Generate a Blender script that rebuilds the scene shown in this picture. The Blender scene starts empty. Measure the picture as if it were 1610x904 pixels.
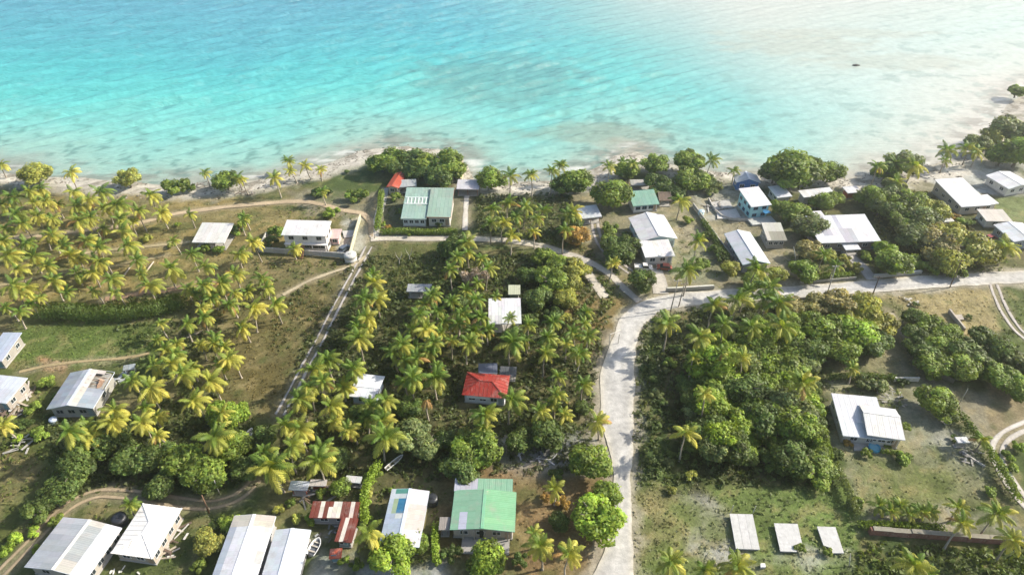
import bpy, math, random
import numpy as np
from mathutils import Vector, Matrix
R = math.radians
S = bpy.context.scene
C = S.collection

# ------------------------------------------------------------------ camera
CAM_H, PITCH, FPX, W0, H0 = 110.0, R(38.5), 1073.0, 1610.0, 904.0
cam = bpy.data.objects.new('camera', bpy.data.cameras.new('camera'))
C.objects.link(cam); S.camera = cam
cam.location = (0, 0, CAM_H); cam.rotation_euler = (R(90) - PITCH, 0, 0)
cam.data.sensor_width = 36; cam.data.lens = 36 * FPX / W0
cam.data.clip_start = 1; cam.data.clip_end = 20000

# ------------------------------------------------------------------ light
SUN_AZ, SUN_EL = R(14), R(33)            # azimuth from +X towards +Y
w = bpy.data.worlds.new('World'); S.world = w; w.use_nodes = True
nt = w.node_tree; bg = nt.nodes['Background']
sky = nt.nodes.new('ShaderNodeTexSky'); sky.sky_type = 'NISHITA'; sky.sun_disc = False
sky.sun_elevation = SUN_EL; sky.sun_rotation = R(90) - SUN_AZ
sky.air_density = 1.0; sky.dust_density = 2.0; sky.ozone_density = 1.0
nt.links.new(sky.outputs[0], bg.inputs[0]); bg.inputs[1].default_value = 0.125
sun = bpy.data.objects.new('sun', bpy.data.lights.new('sun', 'SUN')); C.objects.link(sun)
sun.data.energy = 5.0; sun.data.angle = R(0.53); sun.data.color = (1.0, 0.93, 0.80)
sdir = Vector((math.cos(SUN_EL) * math.cos(SUN_AZ), math.cos(SUN_EL) * math.sin(SUN_AZ), math.sin(SUN_EL)))
sun.rotation_euler = sdir.to_track_quat('Z', 'Y').to_euler(); sun.location = sdir * 300
S.view_settings.view_transform = 'Standard'; S.view_settings.look = 'None'
S.view_settings.exposure = 0.70; S.view_settings.gamma = 1
S.render.engine = 'CYCLES'
S.cycles.max_bounces = 6; S.cycles.diffuse_bounces = 3; S.cycles.glossy_bounces = 2
S.cycles.transmission_bounces = 2; S.cycles.transparent_max_bounces = 4; S.cycles.volume_bounces = 1
S.cycles.use_denoising = True

# ------------------------------------------------------------------ helpers
FWD = Vector((0, math.cos(PITCH), -math.sin(PITCH))); UPV = Vector((0, math.sin(PITCH), math.cos(PITCH)))
def at(px, py, z=0.0):
    """the point of the level plane z that the photograph shows at (px, py)"""
    d = FWD + Vector(((px - W0 / 2) / FPX, 0, 0)) + UPV * ((H0 / 2 - py) / FPX)
    t = (z - CAM_H) / d.z
    return Vector((d.x * t, d.y * t, z))
def scale_at(p):
    return FPX / ((Vector(p) - Vector((0, 0, CAM_H))).dot(FWD))
def poly_at(pts, z=0.0): return np.array([[*at(x, y, z).xy] for x, y in pts])

def obj(name, data, parent=None, loc=None, rot=None, scl=None, color=None, mat=None):
    o = bpy.data.objects.new(name, data); C.objects.link(o)
    if parent is not None: o.parent = parent
    if loc is not None: o.location = loc
    if rot is not None: o.rotation_euler = rot
    if scl is not None: o.scale = scl
    if color is not None: o.color = (*color, 1) if len(color) == 3 else color
    return o
def tag(o, label=None, cat=None, group=None, kind=None):
    if label: o['label'] = label
    if cat: o['category'] = cat
    if group: o['group'] = group
    if kind: o['kind'] = kind
    return o
def thing(name, label, cat, loc=(0, 0, 0), rz=0.0, group=None):
    o = obj(name, None, loc=loc, rot=(0, 0, rz)); o.empty_display_size = .3
    return tag(o, label, cat, group)

def mesh_np(name, verts, faces, mat=None, smooth=False, attrs=None):
    """verts (N,3), faces (M,k); attrs: {name: (N,3) colours per vertex}"""
    verts = np.asarray(verts, np.float32); faces = np.asarray(faces, np.int32)
    me = bpy.data.meshes.new(name); k = faces.shape[1]; n = len(faces)
    me.vertices.add(len(verts)); me.vertices.foreach_set('co', verts.ravel())
    me.loops.add(n * k); me.loops.foreach_set('vertex_index', faces.ravel())
    me.polygons.add(n); me.polygons.foreach_set('loop_start', np.arange(0, n * k, k, dtype=np.int32))
    me.polygons.foreach_set('loop_total', np.full(n, k, np.int32))
    if smooth: me.polygons.foreach_set('use_smooth', np.ones(n, bool))
    for a, v in (attrs or {}).items():
        at_ = me.attributes.new(a, 'FLOAT_COLOR', 'POINT')
        v = np.asarray(v, np.float32)
        at_.data.foreach_set('color', np.concatenate([v, np.ones((len(v), 1), np.float32)], 1).ravel())
    me.update(calc_edges=True)
    if mat: me.materials.append(mat)
    return me

class MB:
    """collects simple shapes into one mesh"""
    def __init__(s): s.v = []; s.f = []
    def add(s, vs, fs):
        n = len(s.v); s.v += [tuple(v) for v in vs]; s.f += [tuple(i + n for i in f) for f in fs]; return s
    def box(s, x0, x1, y0, y1, z0, z1, m=None):
        vs = [Vector(p) for p in ((x0, y0, z0), (x1, y0, z0), (x1, y1, z0), (x0, y1, z0), (x0, y0, z1), (x1, y0, z1), (x1, y1, z1), (x0, y1, z1))]
        if m: vs = [m @ v for v in vs]
        return s.add(vs, [(3, 2, 1, 0), (4, 5, 6, 7), (0, 1, 5, 4), (1, 2, 6, 5), (2, 3, 7, 6), (3, 0, 4, 7)])
    def tube(s, pts, radii, n=8, cap=True):
        pts = [Vector(p) for p in pts]
        if not hasattr(radii, '__len__'): radii = [radii] * len(pts)
        vs = []; fs = []
        for i, p in enumerate(pts):
            t = (pts[min(i + 1, len(pts) - 1)] - pts[max(i - 1, 0)]).normalized()
            a = t.orthogonal().normalized() if abs(t.z) < .99 else Vector((1, 0, 0)); a = (a - t * a.dot(t)).normalized(); b = t.cross(a)
            for k in range(n):
                q = 2 * math.pi * k / n; vs.append(p + (a * math.cos(q) + b * math.sin(q)) * radii[i])
        for i in range(len(pts) - 1):
            for k in range(n):
                fs.append((i * n + k, i * n + (k + 1) % n, (i + 1) * n + (k + 1) % n, (i + 1) * n + k))
        if cap: fs.append(tuple(range(n - 1, -1, -1))); fs.append(tuple(range((len(pts) - 1) * n, len(pts) * n)))
        return s.add(vs, fs)
    def bar(s, a, b, wd, ht=None):
        ht = ht or wd; a = Vector(a); b = Vector(b); t = b - a; L = t.length; t.normalize()
        sd = Vector((0, 0, 1)).cross(t); sd = sd.normalized() if sd.length > 1e-4 else Vector((1, 0, 0)); up = t.cross(sd)
        m = Matrix.Translation(a) @ Matrix((t, sd, up)).transposed().to_4x4()
        return s.box(0, L, -wd / 2, wd / 2, -ht / 2, ht / 2, m)
    def mesh(s, name, mat=None, smooth=False):
        me = bpy.data.meshes.new(name); me.from_pydata(s.v, [], s.f)
        if smooth:
            for p in me.polygons: p.use_smooth = True
        if mat: me.materials.append(mat)
        return me
    def build(s, name, mat, parent=None, smooth=False, **k): return obj(name, s.mesh(name, mat, smooth), parent, **k)

# value noise on numpy arrays
def vnoise(x, y, seed=0):
    xi = np.floor(x).astype(np.int64); yi = np.floor(y).astype(np.int64); fx = x - xi; fy = y - yi
    fx = fx * fx * (3 - 2 * fx); fy = fy * fy * (3 - 2 * fy)
    def h(a, b):
        n = (a * 374761393 + b * 668265263 + seed * 974634) & 0x7fffffff
        n = ((n ^ (n >> 13)) * 1274126177) & 0x7fffffff
        return ((n ^ (n >> 16)) & 0xffff) / 65535.0
    return (h(xi, yi) * (1 - fx) + h(xi + 1, yi) * fx) * (1 - fy) + (h(xi, yi + 1) * (1 - fx) + h(xi + 1, yi + 1) * fx) * fy
def fbm(x, y, seed=0, o=4):
    s = np.zeros_like(x); a = .5; t = 0
    for i in range(o): s = s + a * vnoise(x * 2 ** i + 31.7 * i, y * 2 ** i - 17.3 * i, seed + i); t += a; a *= .5
    return s / t
def sstep(a, b, x): t = np.clip((x - a) / (b - a), 0, 1); return t * t * (3 - 2 * t)
def poly_sd(P, x, y):
    """signed distance to a polygon, positive inside"""
    d = np.full(x.shape, 1e9); ins = np.zeros(x.shape, bool); n = len(P)
    for i in range(n):
        ax, ay = P[i]; bx, by = P[(i + 1) % n]; ex, ey = bx - ax, by - ay
        t = np.clip(((x - ax) * ex + (y - ay) * ey) / (ex * ex + ey * ey + 1e-9), 0, 1)
        d = np.minimum(d, (x - ax - t * ex) ** 2 + (y - ay - t * ey) ** 2)
        c = ((ay > y) != (by > y))
        with np.errstate(divide='ignore', invalid='ignore'): ins ^= c & (x < ex * (y - ay) / (ey if ey else 1e-9) + ax)
    return np.where(ins, 1, -1) * np.sqrt(d)
def line_d(P, x, y):
    d = np.full(x.shape, 1e9)
    for (ax, ay), (bx, by) in zip(P[:-1], P[1:]):
        ex, ey = bx - ax, by - ay; t = np.clip(((x - ax) * ex + (y - ay) * ey) / (ex * ex + ey * ey + 1e-9), 0, 1)
        d = np.minimum(d, (x - ax - t * ex) ** 2 + (y - ay - t * ey) ** 2)
    return np.sqrt(d)
def resample(P, step):
    P = np.asarray(P, float); seg = np.r_[0, np.cumsum(np.hypot(*np.diff(P, axis=0).T))]; n = max(2, int(seg[-1] / step) + 1)
    t = np.linspace(0, seg[-1], n); q = np.c_[np.interp(t, seg, P[:, 0]), np.interp(t, seg, P[:, 1])]
    for _ in range(3): q[1:-1] = (q[:-2] + 2 * q[1:-1] + q[2:]) / 4
    return q

# ------------------------------------------------------------------ materials
def nodes(name):
    m = bpy.data.materials.new(name); m.use_nodes = True; t = m.node_tree
    return m, t, t.nodes['Principled BSDF']
def N(t, typ, **k):
    n = t.nodes.new(typ)
    for a, v in k.items():
        if a in n.inputs: n.inputs[a].default_value = v
        else: setattr(n, a, v)
    return n
def mixc(t, fac, a, b, blend='MIX'):
    n = t.nodes.new('ShaderNodeMix'); n.data_type = 'RGBA'; n.blend_type = blend
    for s, v in ((n.inputs[0], fac), (n.inputs[6], a), (n.inputs[7], b)):
        if hasattr(v, 'links'): t.links.new(v, s)
        else: s.default_value = (*v, 1) if isinstance(v, tuple) and len(v) == 3 else v
    return n.outputs[2]
def ramp(t, src, p0, p1, c0=(0, 0, 0), c1=(1, 1, 1)):
    n = t.nodes.new('ShaderNodeValToRGB'); n.color_ramp.elements[0].position = p0; n.color_ramp.elements[1].position = p1
    n.color_ramp.elements[0].color = (*c0, 1); n.color_ramp.elements[1].color = (*c1, 1); t.links.new(src, n.inputs[0]); return n.outputs[0]
def wpos(t): return t.nodes.new('ShaderNodeNewGeometry').outputs['Position']
def noise(t, scale, detail=4, vec=None, rough=.6):
    n = N(t, 'ShaderNodeTexNoise', Scale=scale, Detail=detail, Roughness=rough)
    t.links.new(vec if vec is not None else wpos(t), n.inputs['Vector']); return n.outputs['Fac']
def bump(t, b, h, strength=.4, dist=.1):
    n = N(t, 'ShaderNodeBump', Strength=strength, Distance=dist); t.links.new(h, n.inputs['Height']); t.links.new(n.outputs[0], b.inputs['Normal'])

def plain(name, col, rough=.8, var=.25, scale=1.5, metal=0.0):
    m, t, b = nodes(name); f = noise(t, scale, 5)
    c = mixc(t, ramp(t, f, .3, .7), tuple(x * (1 - var) for x in col), tuple(min(1, x * (1 + var * .6)) for x in col))
    t.links.new(c, b.inputs['Base Color']); b.inputs['Roughness'].default_value = rough; b.inputs['Metallic'].default_value = metal
    b.inputs['Specular IOR Level'].default_value = .3
    return m
def objcol(name, rough=.7, var=.25, scale=1.5, spec=.3, dirt=None, bumps=0):
    """colour from the object, with grain and weathering"""
    m, t, b = nodes(name); oi = t.nodes.new('ShaderNodeObjectInfo'); f = noise(t, scale, 6, rough=.7)
    v = ramp(t, f, .25, .75, (1 - var,) * 3, (1 + var * .3,) * 3)
    c = mixc(t, 1.0, oi.outputs['Color'], v, 'MULTIPLY')
    if dirt:
        f2 = noise(t, .35, 6, rough=.75); c = mixc(t, ramp(t, f2, .52, .8, (0, 0, 0), (.7, .7, .7)), c, dirt)
        st = t.nodes.new('ShaderNodeTexNoise'); mp = N(t, 'ShaderNodeMapping'); mp.inputs['Scale'].default_value = (5, .35, 1)
        tc = t.nodes.new('ShaderNodeTexCoord'); t.links.new(tc.outputs['Object'], mp.inputs[0]); t.links.new(mp.outputs[0], st.inputs['Vector']); st.inputs['Scale'].default_value = 2.2
        c = mixc(t, ramp(t, st.outputs['Fac'], .55, .75, (0, 0, 0), (.5, .5, .5)), c, dirt)
    t.links.new(c, b.inputs['Base Color']); b.inputs['Roughness'].default_value = rough; b.inputs['Specular IOR Level'].default_value = spec
    if bumps: bump(t, b, f, bumps, .05)
    return m
def leafmat(name, trans=.35, attr=True):
    m, t, b = nodes(name); oi = t.nodes.new('ShaderNodeObjectInfo'); c = oi.outputs['Color']
    if attr:
        a = t.nodes.new('ShaderNodeAttribute'); a.attribute_name = 'tone'; c = mixc(t, 1.0, c, a.outputs['Color'], 'MULTIPLY')
    f = noise(t, .8, 3); c = mixc(t, 1.0, c, ramp(t, f, .3, .7, (.75, .75, .75), (1.2, 1.2, 1.2)), 'MULTIPLY')
    t.links.new(c, b.inputs['Base Color']); b.inputs['Roughness'].default_value = .5; b.inputs['Specular IOR Level'].default_value = .25
    tr = t.nodes.new('ShaderNodeBsdfTranslucent'); c2 = mixc(t, 1.0, c, (1.5, 1.45, .5), 'MULTIPLY'); t.links.new(c2, tr.inputs[0])
    ms = t.nodes.new('ShaderNodeMixShader'); ms.inputs[0].default_value = trans
    t.links.new(b.outputs[0], ms.inputs[1]); t.links.new(tr.outputs[0], ms.inputs[2])
    t.links.new(ms.outputs[0], t.nodes['Material Output'].inputs[0])
    return m
M_sheet = objcol('roof_sheet_paint', .55, .14, 1.3, .35, dirt=(.34, .30, .26))
M_rusty = objcol('rusty_iron', .8, .4, 2.0, .2, dirt=(.22, .10, .05))
M_wall = objcol('painted_wall', .85, .16, 1.2, .2, dirt=(.42, .38, .32))
M_concrete = objcol('concrete', .9, .3, 1.4, .2, dirt=(.30, .28, .25), bumps=.3)
M_wood = objcol('weathered_wood', .85, .35, 3.0, .2)
M_paint = objcol('gloss_paint', .3, .08, 2.0, .5)
M_plastic = objcol('plastic', .4, .08, 2.0, .5)
M_dark = plain('dark_interior', (.035, .033, .03), .9)
M_glass = plain('window_glass', (.03, .04, .045), .12, .2)
M_trunk = objcol('bark', .9, .35, 3.0, .15, bumps=.5)
M_frond = leafmat('palm_frond', .33, False)
M_leaf = leafmat('broad_leaf', .32)
M_tyre = plain('tyre_rubber', (.03, .03, .03), .8)

def attrmat(name, detail, amp, rough=.95, bumpd=.15, bscale=1.2):
    m, t, b = nodes(name); a = t.nodes.new('ShaderNodeAttribute'); a.attribute_name = 'tint'
    f = noise(t, detail, 6, rough=.7); c = mixc(t, 1.0, a.outputs['Color'], ramp(t, f, .25, .75, (1 - amp,) * 3, (1 + amp,) * 3), 'MULTIPLY')
    f3 = noise(t, detail * .22, 5)
    if bumpd > .2:   # pale coral sand showing through in flecks
        f4 = noise(t, 2.6, 8, rough=.8); f5 = noise(t, .12, 3); mm = t.nodes.new('ShaderNodeMath'); mm.operation = 'MULTIPLY'
        t.links.new(ramp(t, f4, .54, .66), mm.inputs[0]); bw = t.nodes.new('ShaderNodeRGBToBW'); t.links.new(a.outputs['Color'], bw.inputs[0]); t.links.new(ramp(t, bw.outputs[0], .085, .24), mm.inputs[1]); c = mixc(t, mm.outputs[0], c, (.37, .33, .25))
        f6 = noise(t, 1.1, 8, rough=.8); c = mixc(t, ramp(t, f6, .55, .68, (0, 0, 0), (.32, .32, .32)), c, (.06, .08, .024))
    c = mixc(t, 1.0, c, ramp(t, f3, .3, .7, (1 - amp * .5,) * 3, (1 + amp * .5,) * 3), 'MULTIPLY')
    t.links.new(c, b.inputs['Base Color']); b.inputs['Roughness'].default_value = rough; b.inputs['Specular IOR Level'].default_value = .15
    f2 = noise(t, bscale, 5, rough=.7); bump(t, b, f2, .6, bumpd); return m
M_ground = attrmat('island_ground', 1.6, .38, bumpd=.3)
M_road = attrmat('coral_road', .7, .30, .9, .15)
M_track = attrmat('sandy_track', 1.5, .25, .95, .1)

# ------------------------------------------------------------------ shoreline and ground
SEA_Z = -0.9
shore_px = [(-420, 262), (-100, 268), (0, 272), (120, 280), (250, 290), (330, 292), (400, 285), (470, 268), (520, 255), (570, 238), (640, 230), (710, 236),
            (735, 258), (745, 284), (800, 286), (870, 284), (930, 268), (965, 245), (1000, 238), (1030, 252), (1080, 265), (1130, 270), (1200, 275),
            (1330, 280), (1400, 268), (1470, 258), (1530, 228), (1560, 195), (1590, 160), (1640, 130), (1800, 80)]
SH = poly_at(shore_px, SEA_Z); SH = np.r_[[[-6000, SH[0, 1] + 60]], SH, [[900, 520], [6000, 2500]]]
SH = SH[np.argsort(SH[:, 0])]
def shore_s(x, y):
    """metres inland of the waterline (negative: offshore)"""
    ys = np.interp(x, SH[:, 0], SH[:, 1])
    return np.where(y < ys, 1, -1) * line_d(SH, x, y) + 3.0 * (fbm(x / 14, y / 14, 5) - .5)

def blend(col, m, c): return col * (1 - m[..., None]) + np.asarray(c) * m[..., None]
ZONES = [  # polygon in the photograph, colour, feather in metres, patchiness 0..1
    ([(-60, 300), (540, 325), (560, 345), (530, 400), (300, 480), (-60, 500)], (.26, .185, .065), 6, .65),
    ([(250, 330), (540, 325), (570, 350), (440, 350), (300, 350)], (.20, .155, .06), 4, .4),
    ([(380, 395), (560, 400), (505, 470), (380, 450)], (.20, .15, .07), 4, .5),
    ([(450, 300), (590, 305), (585, 345), (480, 335)], (.24, .2, .13), 4, .4),
    ([(25, 505), (250, 505), (240, 572), (140, 575), (20, 585)], (.105, .14, .03), 3, .35),
    ([(300, 470), (560, 415), (500, 520), (430, 650), (330, 640), (360, 520)], (.125, .095, .034), 4, .6),
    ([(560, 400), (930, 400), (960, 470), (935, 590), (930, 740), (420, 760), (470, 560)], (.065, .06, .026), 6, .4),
    ([(590, 378), (730, 382), (720, 420), (640, 470), (570, 420)], (.13, .12, .04), 3, .4),
    ([(900, 455), (985, 470), (955, 550), (925, 560), (880, 520)], (.25, .16, .06), 3, .4),
    ([(935, 520), (958, 520), (945, 600), (945, 700), (915, 690), (930, 590)], (.2, .16, .1), 2, .3),
    ([(780, 690), (950, 680), (960, 740), (860, 760), (780, 740)], (.34, .31, .27), 3, .7),
    ([(690, 730), (960, 750), (960, 870), (930, 910), (810, 910), (700, 850)], (.21, .13, .06), 4, .45),
    ([(490, 850), (600, 880), (700, 880), (690, 915), (480, 915)], (.36, .34, .31), 3, .5),
    ([(885, 300), (1130, 310), (1240, 340), (1280, 440), (1040, 450), (960, 420), (905, 350)], (.30, .245, .155), 4, .45),
    ([(1050, 385), (1140, 395), (1200, 440), (1050, 440)], (.22, .21, .12), 4, .5),
    ([(1080, 300), (1170, 290), (1180, 345), (1110, 345)], (.42, .38, .31), 3, .4),
    ([(1370, 260), (1480, 250), (1620, 250), (1620, 310), (1480, 300), (1380, 300)], (.44, .41, .36), 4, .4),
    ([(1560, 310), (1620, 310), (1620, 350), (1580, 345)], (.17, .19, .07), 2, .4),
    ([(1430, 270), (1480, 300), (1500, 350), (1430, 320)], (.22, .19, .11), 3, .4),
    ([(1385, 462), (1560, 455), (1590, 560), (1500, 520), (1420, 500)], (.33, .25, .115), 3, .45),
    ([(1290, 560), (1380, 500), (1420, 500), (1460, 600), (1300, 600)], (.215, .185, .095), 3, .4),
    ([(1400, 560), (1490, 600), (1560, 620), (1570, 700), (1510, 670), (1440, 640)], (.24, .2, .13), 3, .5),
    ([(1560, 590), (1620, 590), (1620, 700), (1560, 680)], (.24, .18, .1), 3, .5),
    ([(1290, 600), (1440, 600), (1540, 700), (1580, 790), (1350, 800), (1300, 690)], (.26, .235, .135), 3, .5),
    ([(1400, 620), (1440, 630), (1530, 690), (1560, 770), (1480, 720), (1420, 680)], (.38, .35, .29), 3, .75),
    ([(1340, 710), (1480, 730), (1560, 790), (1350, 800)], (.15, .155, .05), 3, .6),
    ([(1340, 800), (1600, 800), (1620, 850), (1350, 835)], (.25, .22, .16), 3, .5),
    ([(998, 745), (1100, 760), (1330, 760), (1360, 830), (1340, 915), (996, 915)], (.13, .17, .042), 3, .2),
    ([(1000, 760), (1150, 775), (1180, 890), (1000, 900)], (.20, .17, .07), 4, .75),
    ([(1080, 780), (1140, 790), (1150, 880), (1090, 870)], (.36, .33, .27), 3, .9),
    ([(1180, 860), (1330, 868), (1340, 900), (1190, 895)], (.30, .29, .2), 3, .85),
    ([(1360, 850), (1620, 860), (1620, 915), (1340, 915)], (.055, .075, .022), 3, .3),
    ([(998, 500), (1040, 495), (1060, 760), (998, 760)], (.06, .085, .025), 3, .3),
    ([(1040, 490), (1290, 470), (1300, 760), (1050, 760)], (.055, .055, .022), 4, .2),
    ([(-30, 560), (70, 580), (120, 680), (90, 760), (20, 850), (-60, 860)], (.10, .105, .03), 4, .5),
    ([(-30, 700), (60, 720), (30, 790), (-30, 800)], (.18, .14, .06), 3, .5),
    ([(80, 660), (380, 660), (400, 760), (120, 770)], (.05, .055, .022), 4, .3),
    ([(100, 780), (350, 790), (330, 915), (20, 915)], (.085, .095, .03), 4, .5),
    ([(60, 560), (110, 568), (100, 585), (70, 582)], (.33, .19, .1), 1.5, .1),
    ([(600, 300), (760, 300), (745, 365), (600, 368)], (.16, .14, .085), 3, .5),
    ([(745, 310), (900, 310), (890, 380), (745, 370)], (.09, .085, .035), 4, .4),
    ([(540, 342), (578, 340), (575, 400), (535, 390)], (.4, .36, .29), 2, .5),
    ([(1565, 455), (1620, 448), (1620, 560), (1585, 540)], (.11, .125, .04), 3, .3),
]
def axis(lo, hi, st, far):
    a = np.arange(lo, hi, st); g = []; s = st
    x = hi
    while x < far: s *= 1.5; x += s; g.append(x)
    l = []; s = st; x = lo
    while x > -far: s *= 1.5; x -= s; l.append(x)
    return np.r_[l[::-1], a, g]
gx = axis(-235, 285, .8, 9000); gy = axis(44, 330, .8, 9000); gy = gy[gy > -3000]
X, Y = np.meshgrid(gx, gy)
sd = shore_s(X, Y)
Z = np.where(sd < 8, np.maximum(SEA_Z + sd * .1125, -4), 0) + np.where(sd > 9, .25 * (fbm(X / 9, Y / 9, 11) - .5), 0)
Z = np.where(sd > 9, np.minimum(Z, .1) - .1, Z)
n1 = fbm(X / 11, Y / 11, 1); n2 = fbm(X / 4, Y / 4, 2); n3 = fbm(X / 28, Y / 28, 3)
COL = np.zeros(X.shape + (3,)); COL[:] = (.115, .11, .042)
COL = blend(COL, sstep(.45, .62, n1), (.17, .135, .06)); COL = blend(COL, sstep(.5, .68, n3), (.075, .095, .028))
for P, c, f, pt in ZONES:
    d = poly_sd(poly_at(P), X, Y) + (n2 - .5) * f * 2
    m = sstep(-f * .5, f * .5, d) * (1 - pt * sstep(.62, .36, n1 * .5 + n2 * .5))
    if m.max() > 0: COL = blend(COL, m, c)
n4 = fbm(X / 2.2, Y / 2.2, 7)
COL *= (0.66 + .56 * n4)[..., None] * np.array((.92, 1.0, 1.05))
COL = blend(COL, sstep(.60, .72, n4) * .45, (.24, .19, .09)); COL = blend(COL, sstep(.60, .70, fbm(X / 3, Y / 3, 9)) * .5, (.06, .085, .022))
wdt = 8 + 9 * (fbm(X / 22, Y / 22, 21) - .4)
bm = sstep(wdt + 4, wdt - 4, sd + (n2 - .5) * 9)
sand = np.array((.58, .535, .47)) * (0.55 + .8 * n2 * (.6 + .8 * n4))[..., None]
COL = COL * (1 - bm[..., None]) + sand * bm[..., None]
wet = sstep(6.5, 1, sd + (n2 - .5) * 5); COL = COL * (1 - wet[..., None]) + (np.array((.44, .41, .35)) * (0.6 + .8 * n4)[..., None]) * wet[..., None]
rub = sstep(.50, .62, n4) * sstep(12, 2, sd) ; COL = blend(COL, rub * .8, (.16, .14, .11))
ny, nx = X.shape; idx = np.arange(nx * ny).reshape(ny, nx)
Fq = np.stack([idx[:-1, :-1], idx[:-1, 1:], idx[1:, 1:], idx[1:, :-1]], -1).reshape(-1, 4)
GROUND_TINT = COL.copy()
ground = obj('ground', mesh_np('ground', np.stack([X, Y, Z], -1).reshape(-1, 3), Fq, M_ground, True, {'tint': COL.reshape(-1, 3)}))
tag(ground, 'sandy island ground with dry grass, scrub and pale beach', kind='structure')

# ------------------------------------------------------------------ sea
m, t, b = nodes('lagoon_water'); a = t.nodes.new('ShaderNodeAttribute'); a.attribute_name = 'tint'
f = noise(t, .35, 5); t.links.new(mixc(t, 1.0, a.outputs['Color'], ramp(t, f, .3, .7, (.9,) * 3, (1.1,) * 3), 'MULTIPLY'), b.inputs['Base Color'])
b.inputs['Roughness'].default_value = .14; b.inputs['IOR'].default_value = 1.33; b.inputs['Specular IOR Level'].default_value = .5
M_water = m
wx = axis(-320, 460, 1.2, 12000); wy = axis(160, 540, 1.0, 14000); wy = wy[wy > 140]
X, Y = np.meshgrid(wx, wy); sw = -shore_s(X, Y)              # metres offshore
wob = sw + 26 * (fbm(X / 45, Y / 45, 31) - .5) + 7 * (fbm(X / 9, Y / 9, 33) - .5)
def cmix(stops, v):
    ks = [s[0] for s in stops]; return np.stack([np.interp(v, ks, [s[1][i] for s in stops]) for i in range(3)], -1)
left = cmix([(0, (.34, .33, .27)), (5, (.34, .38, .32)), (14, (.30, .50, .43)), (34, (.20, .51, .47)), (62, (.12, .47, .46)), (92, (.095, .41, .44)), (125, (.10, .355, .42)), (175, (.11, .32, .41)), (400, (.10, .28, .38)), (9000, (.1, .22, .36))], wob)
mid = cmix([(0, (.42, .40, .32)), (8, (.36, .50, .43)), (30, (.24, .51, .46)), (65, (.15, .48, .46)), (100, (.165, .45, .44)), (150, (.2, .44, .44)), (220, (.22, .43, .44)), (9000, (.1, .3, .4))], wob)
right = cmix([(0, (.58, .55, .49)), (15, (.54, .58, .52)), (50, (.48, .59, .54)), (90, (.50, .57, .51)), (125, (.53, .56, .50)), (200, (.54, .57, .52)), (500, (.3, .42, .45)), (9000, (.1, .3, .4))], wob)
u = X + 22 * (fbm(X / 40, Y / 40, 41) - .5) + .30 * (Y - 200)
m1 = sstep(-60, 60, u - 60)[..., None]; m2 = sstep(30, 150, u - 40)[..., None]
COL = left * (1 - m1) + mid * m1; COL = COL * (1 - m2) + right * m2
rf = fbm(X / 6, Y / 3.2, 51); rf2 = fbm(X / 34, Y / 20, 52)
# dark coral heads near the shore, and the broad reef patch offshore
heads = sstep(.60, .66, fbm(X / 3.0, Y / 2.2, 57)) * sstep(75, 10, sw) * sstep(.40, .52, rf2) * sstep(150, 30, X); COL = blend(COL, heads * .6, (.07, .19, .17))
heads = sstep(.63, .68, fbm(X / 7, Y / 5, 58)) * sstep(150, 30, sw) * sstep(-60, 60, X); COL = blend(COL, heads * .35, (.16, .27, .24))
edge = sstep(.48, .56, fbm(X / 7, Y / 3.4, 53)) * sstep(15, 4, sw); COL = blend(COL, edge * .55, (.20, .19, .155))
pc = at(790, 120, 0); e = ((X - pc.x) / 42) ** 2 + ((Y - pc.y) / 30) ** 2
COL = blend(COL, sstep(1.3, .2, e + (fbm(X / 8, Y / 6, 54) - .5) * 1.6) * .55, (.13, .25, .25))
pc = at(920, 205, 0); e = ((X - pc.x) / 30) ** 2 + ((Y - pc.y) / 9) ** 2
COL = blend(COL, sstep(1.3, .2, e + (fbm(X / 7, Y / 4, 55) - .5) * 1.8) * .5, (.24, .27, .2))
for q in ((975, 222, 10, 5), (1260, 70, 45, 14), (1400, 95, 40, 12), (1300, 50, 60, 8)):
    pc = at(q[0], q[1], 0); e = ((X - pc.x) / q[2]) ** 2 + ((Y - pc.y) / q[3]) ** 2
    COL = blend(COL, sstep(1.2, .2, e + (fbm(X / 6, Y / 4, 56) - .5) * 1.8) * .40, (.42, .42, .33))
foam = sstep(.79, .83, vnoise(X / 5, Y / 1.6, 61)) * sstep(.6, .75, vnoise(X / 30, Y / 30, 62)); COL = blend(COL, foam * .06, (.75, .8, .8))
surf = sstep(.62, .72, fbm(X / 7, Y / 2.2, 63)) * sstep(9, 3, sw) * sstep(-2, 1, sw); COL = blend(COL, surf * .7, (.75, .74, .7))
# wind waves: real relief of the surface, crests running up to the right
ww = np.zeros_like(X); fine = (np.abs(X) < 330) & (Y < 560)
for lam, am, ang, ph in ((7.5, .085, 28, 0), (5.2, .06, 22, 1.3), (10.5, .07, 34, 2.1), (4.1, .045, 38, .7)):
    k = 2 * math.pi / lam; dx, dy = -math.sin(R(ang)), math.cos(R(ang))
    ww += am * np.sin(k * (X * dx + Y * dy) + ph + 3.0 * fbm(X / 34, Y / 34, 71 + int(lam))) * (.35 + 1.3 * fbm(X / 22, Y / 22, 81 + int(lam)))
Zw = SEA_Z + ww * 8.0 * sstep(0, 70, sw) * (1 - .90 * sstep(0, 130, u)) * np.where((np.abs(X) < 480) & (Y < 560), 1, 0)
ny, nx = X.shape; idx = np.arange(nx * ny).reshape(ny, nx)
Fq = np.stack([idx[:-1, :-1], idx[:-1, 1:], idx[1:, 1:], idx[1:, :-1]], -1).reshape(-1, 4)
keep = (sw.ravel()[Fq] > -14).any(1)
COL = COL * .90
sea = obj('sea', mesh_np('sea', np.stack([X, Y, Zw], -1).reshape(-1, 3), Fq[keep], M_water, True, {'tint': COL.reshape(-1, 3)}))
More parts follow.
